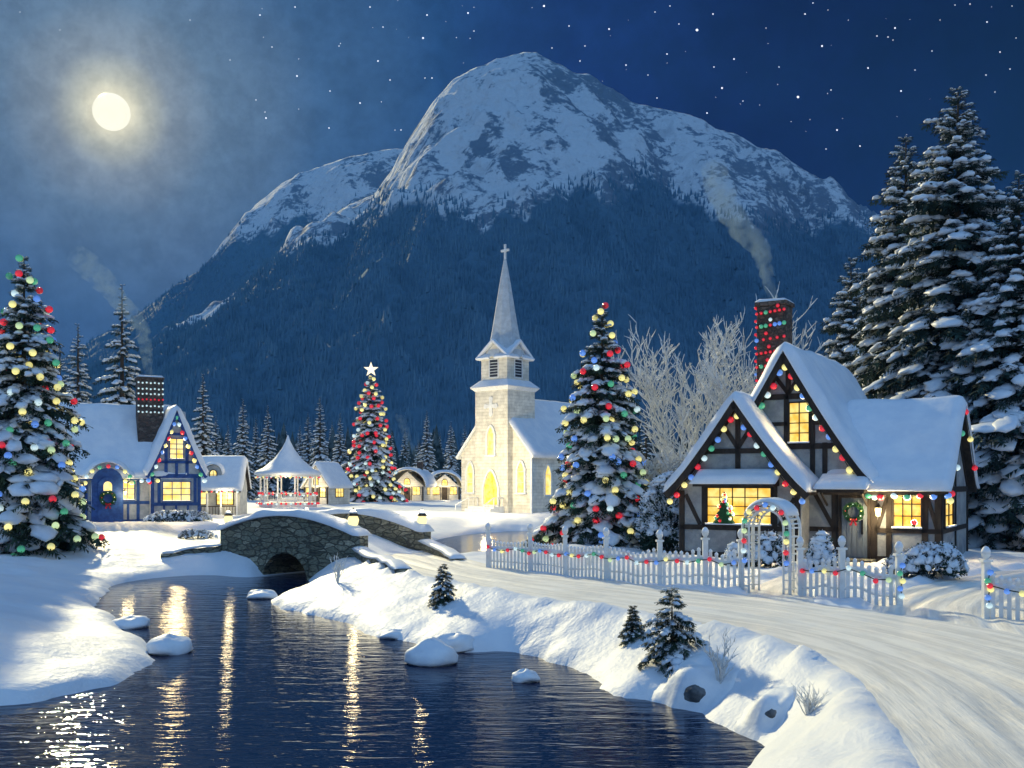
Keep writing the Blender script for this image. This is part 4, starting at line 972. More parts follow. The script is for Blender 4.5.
def wall_lantern(loc, rz, label, p):
    r = empty('wall_lantern', loc, rz, label, 'lantern', 'lanterns beside the cottage doors')
    MB().tube([(0, .28, .2), (0, .05, .28), (0, 0, .2)], .018, 6).build('bracket', M['iron'], r)
    MB().lathe([(.07, -.15), (.11, .10), (.10, .13), (.001, .14)], n=6).build('glass', M['lamp'], r)
    MB().lathe([(.14, .13), (.05, .22), (.001, .25)], n=6).build('cap', M['iron'], r)
    glow('lantern_light', (0, -.22, -.05), p, parent=r)
wall_lantern((lx_, ly_, 1.75), -A_, 'small lit lantern on the timber cottage wall right of its door', 140)
# chimney of the timber cottage
cu, cv = -1.6, 3.7
cc_ = chimney(ch, cu, cv, 1.15, 1.0, 3.0, 9.75)
glow('cottage_inner', (0, 4, 1), 0.01, parent=ch) if False else None
cl_root = empty('light_string', (*FR.w(cu, cv), 0), -A_, 'red and blue lights wound round the right cottage chimney', 'string lights')
rr = random.Random(12)
for k in range(15):
    z = 6.0 + k * .265
    for q in range(5 if k % 3 == 0 else 7):
        s_ = q / (4 if k % 3 == 0 else 6); 
        c = 'red' if rr.random() < .72 else rr.choice(['blue', 'green', 'white'])
        if k % 2: add_bulb(cl_root, (-.55 + 1.1 * s_, -.57, z + .1 * s_), c, .065 if c == 'red' else .09, 8)
        elif q < 5: add_bulb(cl_root, (-.64, -.4 + .2 * q, z), c, .07, 8) if q < 4 else add_bulb(cl_root, (.0 + rr.uniform(-.4, .4), -.57, z), c, .08, 8)
# globes along the gables and eaves
def along(path, step, off=0.0, dz=-.38, v=0.0, s0=0.0, s1=1.0, side=0):
    P = np.array(path); s = np.r_[0, np.cumsum(np.linalg.norm(np.diff(P, axis=0), axis=1))]
    q = np.arange(s[-1] * s0 + off, s[-1] * s1, step)
    return [(float(np.interp(x, s, P[:, 0])), v, float(np.interp(x, s, P[:, 1])) + dz - .05 * (i % 2)) for i, x in enumerate(q)]
CY = ['blue', 'green', 'white', 'red', 'blue', 'yellow', 'red', 'yellow']
light_string((FR.ox, FR.oy, 0), along(gp1, .43, .2, -.48, -.34), .125, CY, 'coloured globes edging the tall middle gable of the timber cottage', -A_, 'globe strings on the timber cottage')
light_string((FR.ox, FR.oy, 0), along(gp2, .42, .15, -.46, -1.34), .115, CY[::-1], 'coloured globes edging the small left gable of the timber cottage', -A_, 'globe strings on the timber cottage')
light_string((FR.ox, FR.oy, 0), [(2.9 + .42 * k, -.42, 2.32 - .06 * (k % 2)) for k in range(7)], .12, ['green', 'red', 'white', 'green', 'red', 'blue', 'blue'], 'coloured globes under the right wing eaves above the window', -A_, 'globe strings on the timber cottage')
light_string((FR.ox, FR.oy, 0), [(UE + .36, p[0], p[1] - .3) for p in wp[0:5]] + [(UE + .36, 4.2, 4.3), (UE + .36, 5.2, 3.3)], .11, ['yellow', 'red', 'white', 'green', 'red', 'yellow', 'red'], 'coloured globes down the end gable of the right wing', -A_, 'globe strings on the timber cottage')

# ------------------------------------------------------------------ blue timbered cottage on the left
A2 = radians(-28); FL = Frame(X(176, 72), 72.0, A2)
zg = hz1(FL.ox, FL.oy)
cb = empty('blue_cottage', (FL.ox, FL.oy, 0), -A2, 'blue and white half timbered cottage with snowy roof and blue arched door on the left', 'cottage')
ZRb, ZEb = FL.z(176, 406) - .3, 3.25
hw = 1.72
g3 = gable_path(0, hw, ZEb, ZRb, 0.14, .32)
w_ = MB(); gable_wall(w_, g3, 0, 6, zg - .4, .3); w_.build('gable_wall', M['blueplaster'], cb)
UL = FL.u(52, 0.6) ; w_ = MB(); MW = 6.5
w_.prism([(0.5, zg - .4), (0.5, 3.3), (3.7, 8.1), (6.9, 3.3), (6.9, zg - .4)], lambda a, z: (UL, a, z), lambda a, z: (1.3, a, z)); w_.build('main_wall', M['blueplaster'], cb)
rb = board(cb, 'gable_roof', g3, -.35, 5, CU, .14, 'bluewood'); slab(rb, 'snow', g3, -.48, 5.0, CU, .42, 'roofsnow', nt=26, round_=.45, jit=.05, seed=11)
mp_ = [(0.0, 3.0), (.5, 3.35), (1.5, 4.75), (2.6, 6.5), (3.7, 8.15), (4.8, 6.5), (6, 4.75), (7.2, 3.0)]
rb = board(cb, 'main_roof', mp_, UL - .4, 1.0, CVr, .14, 'bluewood'); slab(rb, 'snow', mp_, UL - .5, 1.0, CVr, .42, 'roofsnow', nt=40, round_=.45, jit=.06, seed=12)
tb = MB(); Pg = front(0.0); Pm = front(0.5)
def bw(P, a0, z0, a1, z1, w=.2): tb.beam(P, a0, z0, a1, z1, w, -0.02, 0.05)
U = lambda px: FL.u(px); 
z1_, z2_, z3_ = FL.z(176, 476), FL.z(176, 504), FL.z(176, 462)
bw(Pg, -hw, z1_, hw, z1_, .3); bw(Pg, -hw, z2_, hw, z2_, .24); bw(Pg, -1.15, z3_, 1.15, z3_, .2)
bw(Pg, -hw + .1, -.3, -hw + .1, 3.2, .24); bw(Pg, hw - .1, -.3, hw - .1, 3.2, .24); bw(Pg, -hw, 0.0, hw, 0, .24)
for px_ in (159, 195): bw(Pg, U(px_), z2_, U(px_), z1_, .22)
for px_ in (166, 187): bw(Pg, U(px_), z1_, U(px_), FL.z(176, 432), .22)
bw(Pg, U(176.5), z1_, U(176.5), z3_, .2); bw(Pg, -.5, FL.z(176, 434), .5, FL.z(176, 434), .2)
for px_ in (164, 176, 188): bw(Pg, U(px_), 0, U(px_), z2_, .14)
um = lambda px: FL.u(px, .5)
bw(Pm, um(118), 1.3, -hw, 1.3, .22); bw(Pm, um(119), -.2, um(119), 3.2, .22); bw(Pm, um(138), -.2, um(138), 3.2, .2); bw(Pm, um(128), -.2, um(128), 1.3, .16)
bw(Pm, UL, 1.3, um(92), 1.3, .22); bw(Pm, um(86), -.2, um(86), 3.2, .2); bw(Pm, UL + .1, -.2, UL + .1, 3.2, .2); bw(Pm, UL, 0, -hw, 0, .2)
tb.build('timber_frame', M['bluewood'], cb)
for gp_, v_ in ((g3, -.36),):
    bb = MB(); pp_ = front(v_)
    for (a0, z0), (a1, z1) in zip(gp_, gp_[1:]): bb.beam(pp_, a0, z0 - .14, a1, z1 - .14, .24, 0, .06)
    bb.build('barge_board', M['bluewood'], cb)
window(cb, Pg, U(170), U(183), FL.z(176, 459), FL.z(176, 439), 2, 4, 'bluewood', 'pane', fw=.07, mw=.05)
window(cb, Pg, U(163), U(190), FL.z(176, 501), FL.z(176, 482), 3, 3, 'bluewood', 'pane', fw=.07, mw=.05)
window(cb, Pm, um(121), um(134), 1.5, 2.7, 2, 3, 'bluewood', 'pane', fw=.06, mw=.04)
window(cb, Pm, um(70), um(83), 1.2, 2.6, 2, 3, 'bluewood', 'pane', fw=.06, mw=.04)
winglow(cb, Pg, U(163), U(190), 1.4, 2.8, 210); winglow(cb, Pg, U(170), U(183), 4.4, 5.8, 110); winglow(cb, Pm, um(121), um(134), 1.5, 2.7, 100); winglow(cb, Pm, um(70), um(83), 1.2, 2.6, 100)
# arched door under an eyebrow roof
d0, d1 = FL.u(97, 0), FL.u(118, 0); dc = (d0 + d1) / 2
po = MB(); po.prism(arch_pts(d0 - .35, d1 + .35, zg - .3, 3.75, n=10), lambda a, z: (a, .55, z), lambda a, z: (a, -.05, z)); po.build('porch', M['bluewood'], cb)
dd = MB(); dd.prism(arch_pts(d0 + .05, d1 - .05, zg - .2, 3.1, n=10), lambda a, z: (a, -.05, z), lambda a, z: (a, -.12, z)); dd_ = dd.build('door', M['bluewood'], cb)
gl = MB(); gl.prism(arch_pts(dc - .28, dc + .28, 2.15, 2.8, n=8), lambda a, z: (a, -.12, z), lambda a, z: (a, -.14, z)); gl.build('pane', M['pane'], dd_); MB().lathe([(.001, -.05), (.05, 0), (.001, .05)], (d1 - .25, -.16, 1.2), 8).build('handle', M['iron'], dd_)
eb = [(dc - 1.75, 3.15), (dc - 1.35, 3.30)] + [(dc + 1.15 * -cos(pi * k / 10), 3.28 + .85 * sin(pi * k / 10)) for k in range(1, 10)] + [(dc + 1.35, 3.30), (dc + 1.75, 3.15)]
slab(cb, 'porch_snow', eb, -.45, 2.4, CU, .30, 'roofsnow', nt=14, round_=.3, seed=14)
wreath((*FL.w(dc, -.2), 1.62), -A2, .42, 'round wreath with a red bow hanging on the blue arched door')
wall_lantern((*FL.w(d1 + .42, -.35), 2.0), -A2, 'small lit lantern on the blue cottage right of its arched door', 90)
ccu, ccv = FL.u(149.5, 2.2), 2.2; chimney(cb, ccu, ccv, 1.75, 1.2, 4.6, FL.z(149, 380, 2.2))
cr = empty('light_string', (*FL.w(ccu, ccv), 0), -A2, 'rows of small white lights round the left cottage chimney', 'string lights')
for row, py in enumerate((382, 388, 393, 398.5, 405, 411)):
    z = FL.z(149, py, 2.2) - .1
    for q in range(7): add_bulb(cr, (-.84 + .28 * q, -.63, z - .03 * (q % 2)), 'red' if row == 3 else 'white', .075, 8)
light_string((FL.ox, FL.oy, 0), along(g3, .55, .2, -.5, -.30), .17, CY, 'coloured globes edging the blue gable', -A2, 'globe strings on the blue cottage')
light_string((FL.ox, FL.oy, 0), [(dc + 1.5 * -cos(pi * k / 8), -.62, 2.7 + 1.15 * sin(pi * k / 8)) for k in range(9)], .15, ['yellow', 'white', 'yellow', 'green', 'red', 'blue', 'yellow', 'green', 'yellow'], 'coloured globes arching over the blue door', -A2, 'globe strings on the blue cottage')
light_string((FL.ox, FL.oy, 0), [(um(124) + .55 * k, -.1, 2.85 - .12 * (k % 2)) for k in range(5)], .15, ['yellow', 'green', 'white', 'red', 'yellow'], 'coloured globes under the short eave between door and blue gable', -A2, 'globe strings on the blue cottage')

# ------------------------------------------------------------------ small cottages
def small_cottage(px, d, a, wid, dep, ze, zr, label, chim=False, style='gable', lights=True):
    x, y = X(px, d), d; g = hz1(x, y)
    r = empty('small_cottage', (x, y, g), -a, label, 'cottage', 'small cottages at the back of the village')
    h = wid / 2
    wv = MB()
    wv.prism([(-h, -.4), (-h, ze), (0, zr - .3), (h, ze), (h, -.4)], lambda p, z: (p, -dep / 2, z), lambda p, z: (p, dep / 2, z)); wv.build('wall', M['cream'], r)
    n = 8
    path = [(-h - .35 + (h + .35) * (1 - cos(pi / 2 * k / n)) if style == 'dome' else -h - .35 + (h + .35) * k / n, ze - .15 + (zr - ze + .15) * (sin(pi / 2 * k / n) if style == 'dome' else k / n)) for k in range(n + 1)]
    path = path + [(-p, z) for p, z in path[-2::-1]]
    rf = board(r, 'roof', path, -dep / 2 - .1, dep / 2 + .1, CU, .06, 'cream'); slab(rf, 'snow', path, -dep / 2 - .25, dep / 2 + .25, CU, .4, 'roofsnow', nt=16, round_=.4, seed=px)
    P = front(-dep / 2)
    w = .16 * wid
    window(r, P, -w * 2.4, -w * 1.1, .9, 2.0, 2, 2, 'timber', 'pane', sill=False); window(r, P, w * 1.1, w * 2.4, .9, 2.0, 2, 2, 'timber', 'pane', sill=False)
    window(r, P, -w * .55, w * .55, ze + .3, ze + 1.2, 2, 2, 'timber', 'pane', arch='round', sill=False)
    dm = MB(); prect(dm, P, -w * .6, w * .6, 0, 2.0, 0, .08); dm.build('door', M['timber'], r)
    for sg, PP in ((1, rightw(h)), (-1, leftw(h))): window(r, PP, -.9, .9, .9, 2.0, 3, 2, 'timber', 'pane', sill=False)
    tf = MB()
    for q in (-h + .1, -w * 2.8, -w * .8, w * .8, w * 2.8, h - .1): tf.beam(P, q, 0, q, ze, .12, 0, .05)
    tf.build('timber_frame', M['timber'], r)
    if chim: chimney(r, h * .5, 0, .8, .8, ze, zr + 1.0, snow=False)
    glow('cottage_fill_light', (0, -dep / 2 - 1.6, 1.8), 260, parent=r)  # no fixture here; added to warm the cottage front and snow
    return r
small_cottage(412, 150, radians(8), 5.0, 6, 2.1, 4.6, 'domed little snowy cottage nearest the tall lit tree, just to its right', True, 'dome')
small_cottage(443, 156, radians(-10), 4.8, 5, 2.0, 4.3, 'domed little snowy cottage between its twin and the church', False, 'dome')
small_cottage(327, 126, radians(22), 3.6, 5, 2.1, 4.9, 'little snowy cottage half hidden behind the right side of the gazebo')
# annexe cottage right of the blue cottage: ridge across, dormer, porch posts
ax_, ay_ = X(228, 86), 86; g = hz1(ax_, ay_)
an = empty('annexe_cottage', (ax_, ay_, g), radians(6), 'small cottage with dormer and porch posts right of the blue gable', 'cottage')
w_ = MB(); w_.prism([(-2, -.4), (-2, 2.4), (0, 4.7), (2, 2.4), (2, -.4)], lambda p, z: (-2.6, p, z), lambda p, z: (1.3, p, z)); w_.build('wall', M['blueplaster'], an)
pth = [(-2.9, 2.05), (-2, 2.6), (0, 4.75), (2, 2.6), (2.4, 2.2)]
rf = board(an, 'roof', pth, -2.8, 1.55, CVr, .12, 'timber'); slab(rf, 'snow', pth, -2.9, 1.65, CVr, .34, 'roofsnow', nt=20, round_=.35, seed=31)
Pa = front(-2.0)
window(an, Pa, -.55, .75, .95, 2.0, 3, 3, 'timber', 'pane', sill=False); window(an, Pa, -2.1, -1.45, .95, 2.0, 1, 2, 'timber', 'pane', sill=False)
dmr = MB(); dmr.prism(arch_pts(-1.55, -.25, 2.6, 4.25, n=8), lambda a, z: (a, -1.75, z), lambda a, z: (a, -.3, z)); dmo = dmr.build('dormer', M['blueplaster'], an); window(dmo, front(-1.75), -1.2, -.6, 3.0, 3.85, 2, 2, 'timber', 'pane', arch='round', sill=False)
slab(dmo, 'snow', [(-1.65, 3.45)] + [(-.9 - .72 * cos(pi * k / 8), 3.6 + .72 * sin(pi * k / 8)) for k in range(1, 8)] + [(-.15, 3.45)], -1.95, -.2, CU, .22, 'roofsnow', nt=8, round_=.2)
for q in (-2.5, -1.2, -.1, 1.2): MB().box(q - .06, q + .06, -2.8, -2.68, -.4, 2.1).build('porch_post', M['white'], an)
rl = MB().box(-2.5, 1.2, -2.78, -2.70, .75, .83)
for k in range(16): rl.box(-2.4 + k * .23, -2.36 + k * .23, -2.76, -2.72, .05, .74)
rl.build('railing', M['timber'], an)
light_string((ax_, ay_, g), [(-2.5 + .42 * k, -2.95, 2.02 - .05 * (k % 2)) for k in range(10)], .09, ['red', 'white', 'red', 'yellow'], 'small red and white lights along the annexe eave', radians(6))
glow('annexe_fill_light', (.2, -3.2, 1.6), 150, parent=an)  # added fill before the porch, no lamp stands here

# ------------------------------------------------------------------ church
A3 = radians(40); FC = Frame(-1.94, 93.3, A3); gch = hz1(-2, 93) - .1
cx_ = empty('church', (FC.ox, FC.oy, 0), -A3, 'white clapboard church with tall pointed spire and glowing arched door', 'church')
hwn = 4.35; v0n, v1n = .6, 14.6
w_ = MB(); w_.prism([(-hwn, gch - .3), (-hwn, 5.4), (0, 10.45), (hwn, 5.4), (hwn, gch - .3)], lambda a, z: (a, v0n, z), lambda a, z: (a, v1n, z)); w_.build('nave_wall', M['cream'], cx_)
pn = [(-hwn - .45, 5.05), (0, 10.6), (hwn + .45, 5.05)]
rn = board(cx_, 'nave_roof', pn, v0n - .3, v1n + .3, CU, .16, 'white'); slab(rn, 'snow', pn, v0n - .4, v1n + .4, CU, .30, 'roofsnow', nt=30, round_=.3, seed=21)
MB().box(-2, 2, 0, 4, gch - .3, 11.55).build('tower', M['cream'], cx_)
sk = MB(); 
def sqring(mb, r0, z0, r1, z1, c=(0, 2)):
    vs = [(c[0] + sx * r, c[1] + sy * r, z) for r, z in ((r0, z0), (r1, z1)) for sx, sy in ((-1, -1), (1, -1), (1, 1), (-1, 1))]
    mb.add(vs, [(3, 2, 1, 0), (4, 5, 6, 7), (0, 1, 5, 4), (1, 2, 6, 5), (2, 3, 7, 6), (3, 0, 4, 7)])
sqring(sk, 2.05, 11.3, 2.35, 11.62); sk.build('cornice', M['white'], cx_)
sk = MB(); sqring(sk, 2.42, 11.63, 1.68, 12.35); sk.build('cornice_snow', M['roofsnow'], cx_, bevel=.1)
bf = MB(); sqring(bf, 1.6, 12.2, 1.6, 14.5); bo = bf.build('belfry', M['cream'], cx_)
for P_, nm in ((front(.4), 0), (rightw(1.6), 1), (leftw(1.6), 2)):
    c = 0 if nm == 0 else 2
    window(bo, P_, c - .5, c + .5, 12.6, 14.2, 1, 6, 'white', 'louvre', sill=False, fw=.1, mw=.05, name='louvre')
# four gablets and the spire
gb = MB(); gs = MB()
for ang_ in (0, 90, 180, 270):
    R_ = Matrix.Rotation(radians(ang_), 3, 'Z')
    def T(a, b_, z, R_=R_): v = R_ @ Vector((a, b_, 0)); return (v.x, v.y + 2, z)
    gb.prism([(-1.6, 14.4), (1.6, 14.4), (0, 15.7)], lambda a, z: T(a, -1.62, z), lambda a, z: T(a, -.4, z))
    for s_ in (-1, 1):
        q = [(s_ * 1.95, 14.25), (0, 15.85), (0, 16.15), (s_ * 2.1, 14.42)]
        gs.prism(q, lambda a, z: T(a, -1.95, z), lambda a, z: T(a, -.3, z))
gb.build('gablet', M['cream'], bo); gs.build('gablet_snow', M['roofsnow'], bo, bevel=.05)
sp_ = MB(); nseg = 8
sp_.lathe([(2.0, 14.5), (1.62, 15.6), (1.30, 17.2), (.95, 19.2), (.55, 21.6), (.12, 23.9)], (0, 2, 0), 8, ph=pi / 8); sp_.build('spire', M['stoneroof'], cx_)
cr_ = MB(); prect(cr_, front(2.0), -.09, .09, 23.8, 25.3, -.08, .08); prect(cr_, front(2.0), -.48, .48, 24.62, 24.82, -.079, .079); cro = cr_.build('cross', M['white'], cx_)
# emblem, windows, door
em = MB(); Pt = front(0.0); prect(em, Pt, -.18, .18, 9.1, 10.5, .0, .10); prect(em, Pt, -.62, .62, 9.65, 10.0, .001, .098)
for a_, z_ in ((-.62, 9.82), (.62, 9.82), (0, 9.1), (0, 10.5)): em.lathe([(.24, 0), (.24, .1)], (0, 0, 0), 10) if False else em.prism([(a_ + .24 * cos(k * pi / 5), z_ + .24 * sin(k * pi / 5)) for k in range(10)], lambda a, z: Pt(a, z, .002), lambda a, z: Pt(a, z, .095))
em.build('emblem', M['white'], cx_)
window(cx_, Pt, -.5, .5, 5.2, 8.0, 1, 1, 'white', 'pane', arch='pointed', fw=.22, dep=.14, sill=True)
for s_ in (-1, 1): window(cx_, front(v0n), s_ * 3.15 - .48, s_ * 3.15 + .48, 1.7, 4.7, 1, 3, 'white', 'pane', arch='pointed', fw=.2, dep=.14)
for k in range(4): window(cx_, rightw(hwn), 3 + k * 3.1 - .5, 3 + k * 3.1 + .5, 1.5, 4.4, 1, 3, 'white', 'pane', arch='pointed', fw=.16)
dw = window(cx_, Pt, -.95, .95, .55, 3.9, 1, 1, 'white', 'panewarm', arch='pointed', fw=.2, dep=.16, sill=False, name='door')
st_ = MB(); st_.box(-1.6, 1.6, -1.5, 0, gch - .3, .5); st_.box(-1.6, 1.6, -1.95, -1.5, gch - .3, .3); st_.build('steps', M['white'], cx_, bevel=.03)
for s_ in (-1, 1):
    rl = MB(); rl.tube([(s_ * 1.55, -.1, 1.3), (s_ * 1.55, -1.4, 1.3), (s_ * 1.75, -3.0, .65)], .05, 6)
    for q, z in ((-.2, .5), (-.8, .5), (-1.4, .45), (-3.0, gch)): rl.tube([(s_ * (1.55 if q > -2 else 1.75), q, z), (s_ * (1.55 if q > -2 else 1.75), q, 1.3 if q > -2 else .68)], .04, 6)
    rl.build('handrail', M['white'], cx_)
MB().box(hwn - .1, hwn + .08, v0n - .08, v0n + .1, gch - .3, 5.3).build('corner_post', M['white'], cx_)
glow('church_fill_light', (-.6, -9.5, 4.2), 3600, (1, .80, .46), .5, cx_)  # this and the next: added lamps without fixtures, brightening the church front
glow('church_fill_light', (5.2, -6.5, 3.4), 1600, (1, .80, .46), .5, cx_)

# ------------------------------------------------------------------ gazebo
gxp, gyp = X(288, 112), 112; g = hz1(gxp, gyp)
gz = empty('gazebo', (gxp, gyp, g), 0, 'round white gazebo with bell shaped snowy roof and red garlands', 'gazebo')
R0 = 3.0
MB().lathe([(R0 + .25, -.5), (R0 + .25, .45), (R0 + .1, .5)], n=10).build('base', M['white'], gz)
MB().lathe([(R0 + .5, 3.35), (R0 + .55, 3.55), (2.5, 4.2), (1.3, 5.3), (.5, 6.6), (.05, 7.4)], n=10).build('roof', M['white'], gz)
rs_ = MB().lathe([(R0 + .68, 3.56), (R0 + .72, 3.75), (R0 + .45, 4.0), (2.75, 4.32), (1.55, 5.35), (.72, 6.45), (.28, 7.3), (.05, 8.0)], n=20); rs_.build('roof_snow', M['roofsnow'], gz, True)
for k in range(10):
    an_ = 2 * pi * k / 10 + .16; MB().tube([(R0 * cos(an_), R0 * sin(an_), .4), (R0 * cos(an_), R0 * sin(an_), 3.45)], .10, 8).build('post', M['white'], gz)
ra = MB()
for z in (.75, 1.5): ra.tube([(R0 * cos(2 * pi * k / 40), R0 * sin(2 * pi * k / 40), z) for k in range(41)], .05, 6, False)
for k in range(80): an_ = 2 * pi * k / 80; ra.tube([(R0 * cos(an_), R0 * sin(an_), .75), (R0 * cos(an_), R0 * sin(an_), 1.5)], .025, 4)
ra.build('railing', M['white'], gz)
light_string((gxp, gyp, g), [((R0 + .18) * cos(2 * pi * k / 40), (R0 + .18) * sin(2 * pi * k / 40), 1.55 - .12 * (k % 3)) for k in range(40)], .13, ['red', 'red', 'white'], 'red lights swagged along the gazebo railing', group='red light strings round the gazebo')
light_string((gxp, gyp, g), [((R0 + .38) * cos(2 * pi * k / 40), (R0 + .38) * sin(2 * pi * k / 40), .42 - .05 * (k % 2)) for k in range(40)], .13, ['red', 'red', 'white'], 'red lights round the foot of the gazebo', group='red light strings round the gazebo')
light_string((gxp, gyp, g), [((R0 + .55) * cos(2 * pi * k / 40), (R0 + .55) * sin(2 * pi * k / 40), 3.32 - .05 * (k % 2)) for k in range(40)], .09, ['red', 'white', 'yellow'], 'small red lights under the gazebo eave', group='red light strings round the gazebo')
glow('gazebo_fill_light', (0, 0, 3.0), 180, parent=gz); glow('gazebo_fill_light', (0.5, -4.6, 2.6), 160, parent=gz)  # added fill lamps with no fixture, inside and before the gazebo
# ------------------------------------------------------------------ stone bridge
ba = atan2(BR_D[1], BR_D[0]); bo_ = empty('stone_bridge', (BR_A[0], BR_A[1], 0), ba, 'humpbacked stone bridge with one dark arch and snow capped parapets', 'bridge')
# local x along the bridge (near end -> far end), local -y = far side
def ztop(u): return .77 + .66 * np.sin(pi * np.clip(u / BR_L, 0, 1)) ** .9
def zdeck(u): return -.02 + .76 * np.sin(pi * np.clip(u / BR_L, 0, 1)) ** 1.3
AC, AR, AH = BR_L * .5, 1.3, 1.12
def zsof(u): return np.where(np.abs(u - AC) < AR, -1.15 + AH * np.sqrt(np.clip(1 - ((u - AC) / AR) ** 2, 0, 1)), -2.2)
us = np.unique(np.r_[np.linspace(-.25, BR_L + .15, 60), np.linspace(AC - AR, AC + AR, 25), AC - AR - .001, AC + AR + .001])
sgn = 1.0 if (np.dot(BR_N, np.array((-sin(ba), cos(ba)))) > 0) else -1.0      # BR_N in local y
def wallmesh(name, y0, y1, zt_, zb_, mat_):
    mb = MB(); n = len(us); a = zt_(us); b_ = zb_(us)
    for i in range(n):
        mb.v += [(us[i], y0, a[i]), (us[i], y0, b_[i]), (us[i], y1, a[i]), (us[i], y1, b_[i])]
    for i in range(n - 1):
        p, q = 4 * i, 4 * i + 4
        mb.f += [(p, q, q + 1, p + 1), (p + 2, p + 3, q + 3, q + 2), (p, p + 2, q + 2, q), (p + 1, q + 1, q + 3, p + 3)]
    mb.f += [(0, 1, 3, 2), (4 * n - 4, 4 * n - 2, 4 * n - 1, 4 * n - 3)]
    return mb.build(name, M[mat_], bo_)
Tt = .42
p1_ = wallmesh('parapet', 0, sgn * Tt, ztop, zsof, 'stone')
p2_ = wallmesh('parapet', sgn * (BR_W - Tt), sgn * BR_W, ztop, zsof, 'stone')
wallmesh('deck', sgn * (Tt + .002), sgn * (BR_W - Tt - .002), lambda u: zdeck(u) - .06, zsof, 'stone')
pts = [(u, float(zdeck(u))) for u in np.linspace(-.5, BR_L + .5, 40)]
mb = slab(bo_, 'deck_snow', [(u, z - .05) for u, z in pts], sgn * Tt if sgn > 0 else -(BR_W - Tt), (BR_W - Tt) if sgn > 0 else -Tt, CU, .10, 'roofsnow', nt=18, round_=.1)
for q, (y0, y1) in enumerate(((-.16, Tt + .14), (BR_W - Tt - .14, BR_W + .16))):
    a, b_ = sorted((sgn * y0, sgn * y1))
    slab((p1_, p2_)[q], 'snow_cap', [(u, float(ztop(u))) for u in np.linspace(-.3, BR_L + .3, 50)], a, b_, CU, .27, 'roofsnow', nt=12, round_=.28, jit=.07, seed=41 + q)
vr = MB(); nv = 15
for k in range(nv):
    t0, t1 = pi * k / nv, pi * (k + .93) / nv; rr0, rr1 = 1.0, 1.24
    q = [(AC + AR * r * cos(t), -1.15 + AH * r * sin(t)) for r, t in ((1.0, t0), (1.26, t0), (1.26, t1), (1.0, t1))]
    vr.prism(q, lambda a, z: (a, -sgn * .05, z), lambda a, z: (a, sgn * .1, z))
vr.build('arch_ring', M['stone'], bo_, bevel=.015)
def lantern(x, y, z0, h, label, power=60, s=1.0):
    s *= .78
    r = empty('bridge_lantern', (x, y, z0), 0, label, 'lantern', 'lanterns on the stone bridge')
    MB().lathe([(.13 * s, 0), (.10 * s, .05), (.045 * s, .10), (.04 * s, h - .05), (.12 * s, h)], n=8).build('post', M['iron'], r)
    MB().lathe([(.10 * s, h + .002), (.20 * s, h + .12 * s), (.24 * s, h + .30 * s), (.19 * s, h + .44 * s), (.10 * s, h + .48 * s)], n=12).build('globe', M['lamp'], r, True)
    c = MB().lathe([(.25 * s, h + .46 * s), (.17 * s, h + .56 * s), (.06 * s, h + .68 * s), (.02, h + .80 * s)], n=8).build('cap', M['iron'], r)
    MB().lathe([(.18 * s, h + .575 * s), (.12 * s, h + .66 * s), (.05 * s, h + .73 * s), (.001, h + .76 * s)], n=10).build('cap_snow', M['roofsnow'], r, True)
    glow('lantern_light', (0, 0, h + .9 * s), power, parent=r, r=.15)
def bpt(u, side): p = BR_A + BR_D * u + BR_N * side; return float(p[0]), float(p[1])
lantern(*bpt(.30, .2), .98, .10, 'bridge lantern on the near end of the front parapet, centre of the bridge', 60, 1.15)
lantern(*bpt(BR_L - .1, .2), .92, .08, 'bridge lantern at the left end of the front parapet', 50)
lantern(*bpt(.05, BR_W - .2), .92, .08, 'bridge lantern at the right end of the rear parapet', 70, 1.1)
lantern(*bpt(BR_L - .9, BR_W - .2), .95, .10, 'bridge lantern behind the front parapet, only its cap and globe showing', 40)
# low stone walls leading off the bridge
def low_wall(pts, h, w, label, seed, drop=.5):
    P = chaikin(pts, 2, False); n = len(P); t = np.gradient(P, axis=0); L = np.hypot(t[:, 0], t[:, 1]); nx_, ny_ = -t[:, 1] / L, t[:, 0] / L
    g = H(P[:, 0], P[:, 1]); hs = h if not callable(h) else h(np.linspace(0, 1, n)); zt_ = g + hs
    c = (P[0, 0], P[0, 1], 0); mb = MB()
    for i in range(n): 
        for s in (1, -1):
            for z in (zt_[i], g[i] - drop): mb.v.append((P[i, 0] + s * nx_[i] * w / 2 - c[0], P[i, 1] + s * ny_[i] * w / 2 - c[1], z))
    for i in range(n - 1):
        p, q = 4 * i, 4 * i + 4; mb.f += [(p, q, q + 1, p + 1), (p + 2, p + 3, q + 3, q + 2), (p, p + 2, q + 2, q)]
    mb.f += [(0, 1, 3, 2), (4 * n - 4, 4 * n - 2, 4 * n - 1, 4 * n - 3)]
    r = empty('low_stone_wall', c, 0, label, 'wall', 'low walls leading off the bridge'); mb.build('stonework', M['stone'], r)
    s = MB(); m_ = 7
    for i in range(n):
        for k in range(m_):
            a = -1 + 2 * k / (m_ - 1); off = a * (w / 2 + .12); up = .02 + .12 * sqrt(max(0, 1 - a * a)) + .03 * float(vnoise(P[i, 0] * 2, P[i, 1] * 2, seed))
            e = min(i, n - 1 - i) / 2.0; up *= min(1, .2 + e)
            s.v.append((P[i, 0] + nx_[i] * off - c[0], P[i, 1] + ny_[i] * off - c[1], zt_[i] + up))
    for i in range(n - 1):
        for k in range(m_ - 1): p = i * m_ + k; s.f.append((p, p + 1, p + m_ + 1, p + m_))
    for i in range(n - 1): s.f.append((i * m_, (i + 1) * m_, (i + 1) * m_ + m_ - 1, i * m_ + m_ - 1))
    s.build('snow_cap', M['roofsnow'], r, True)
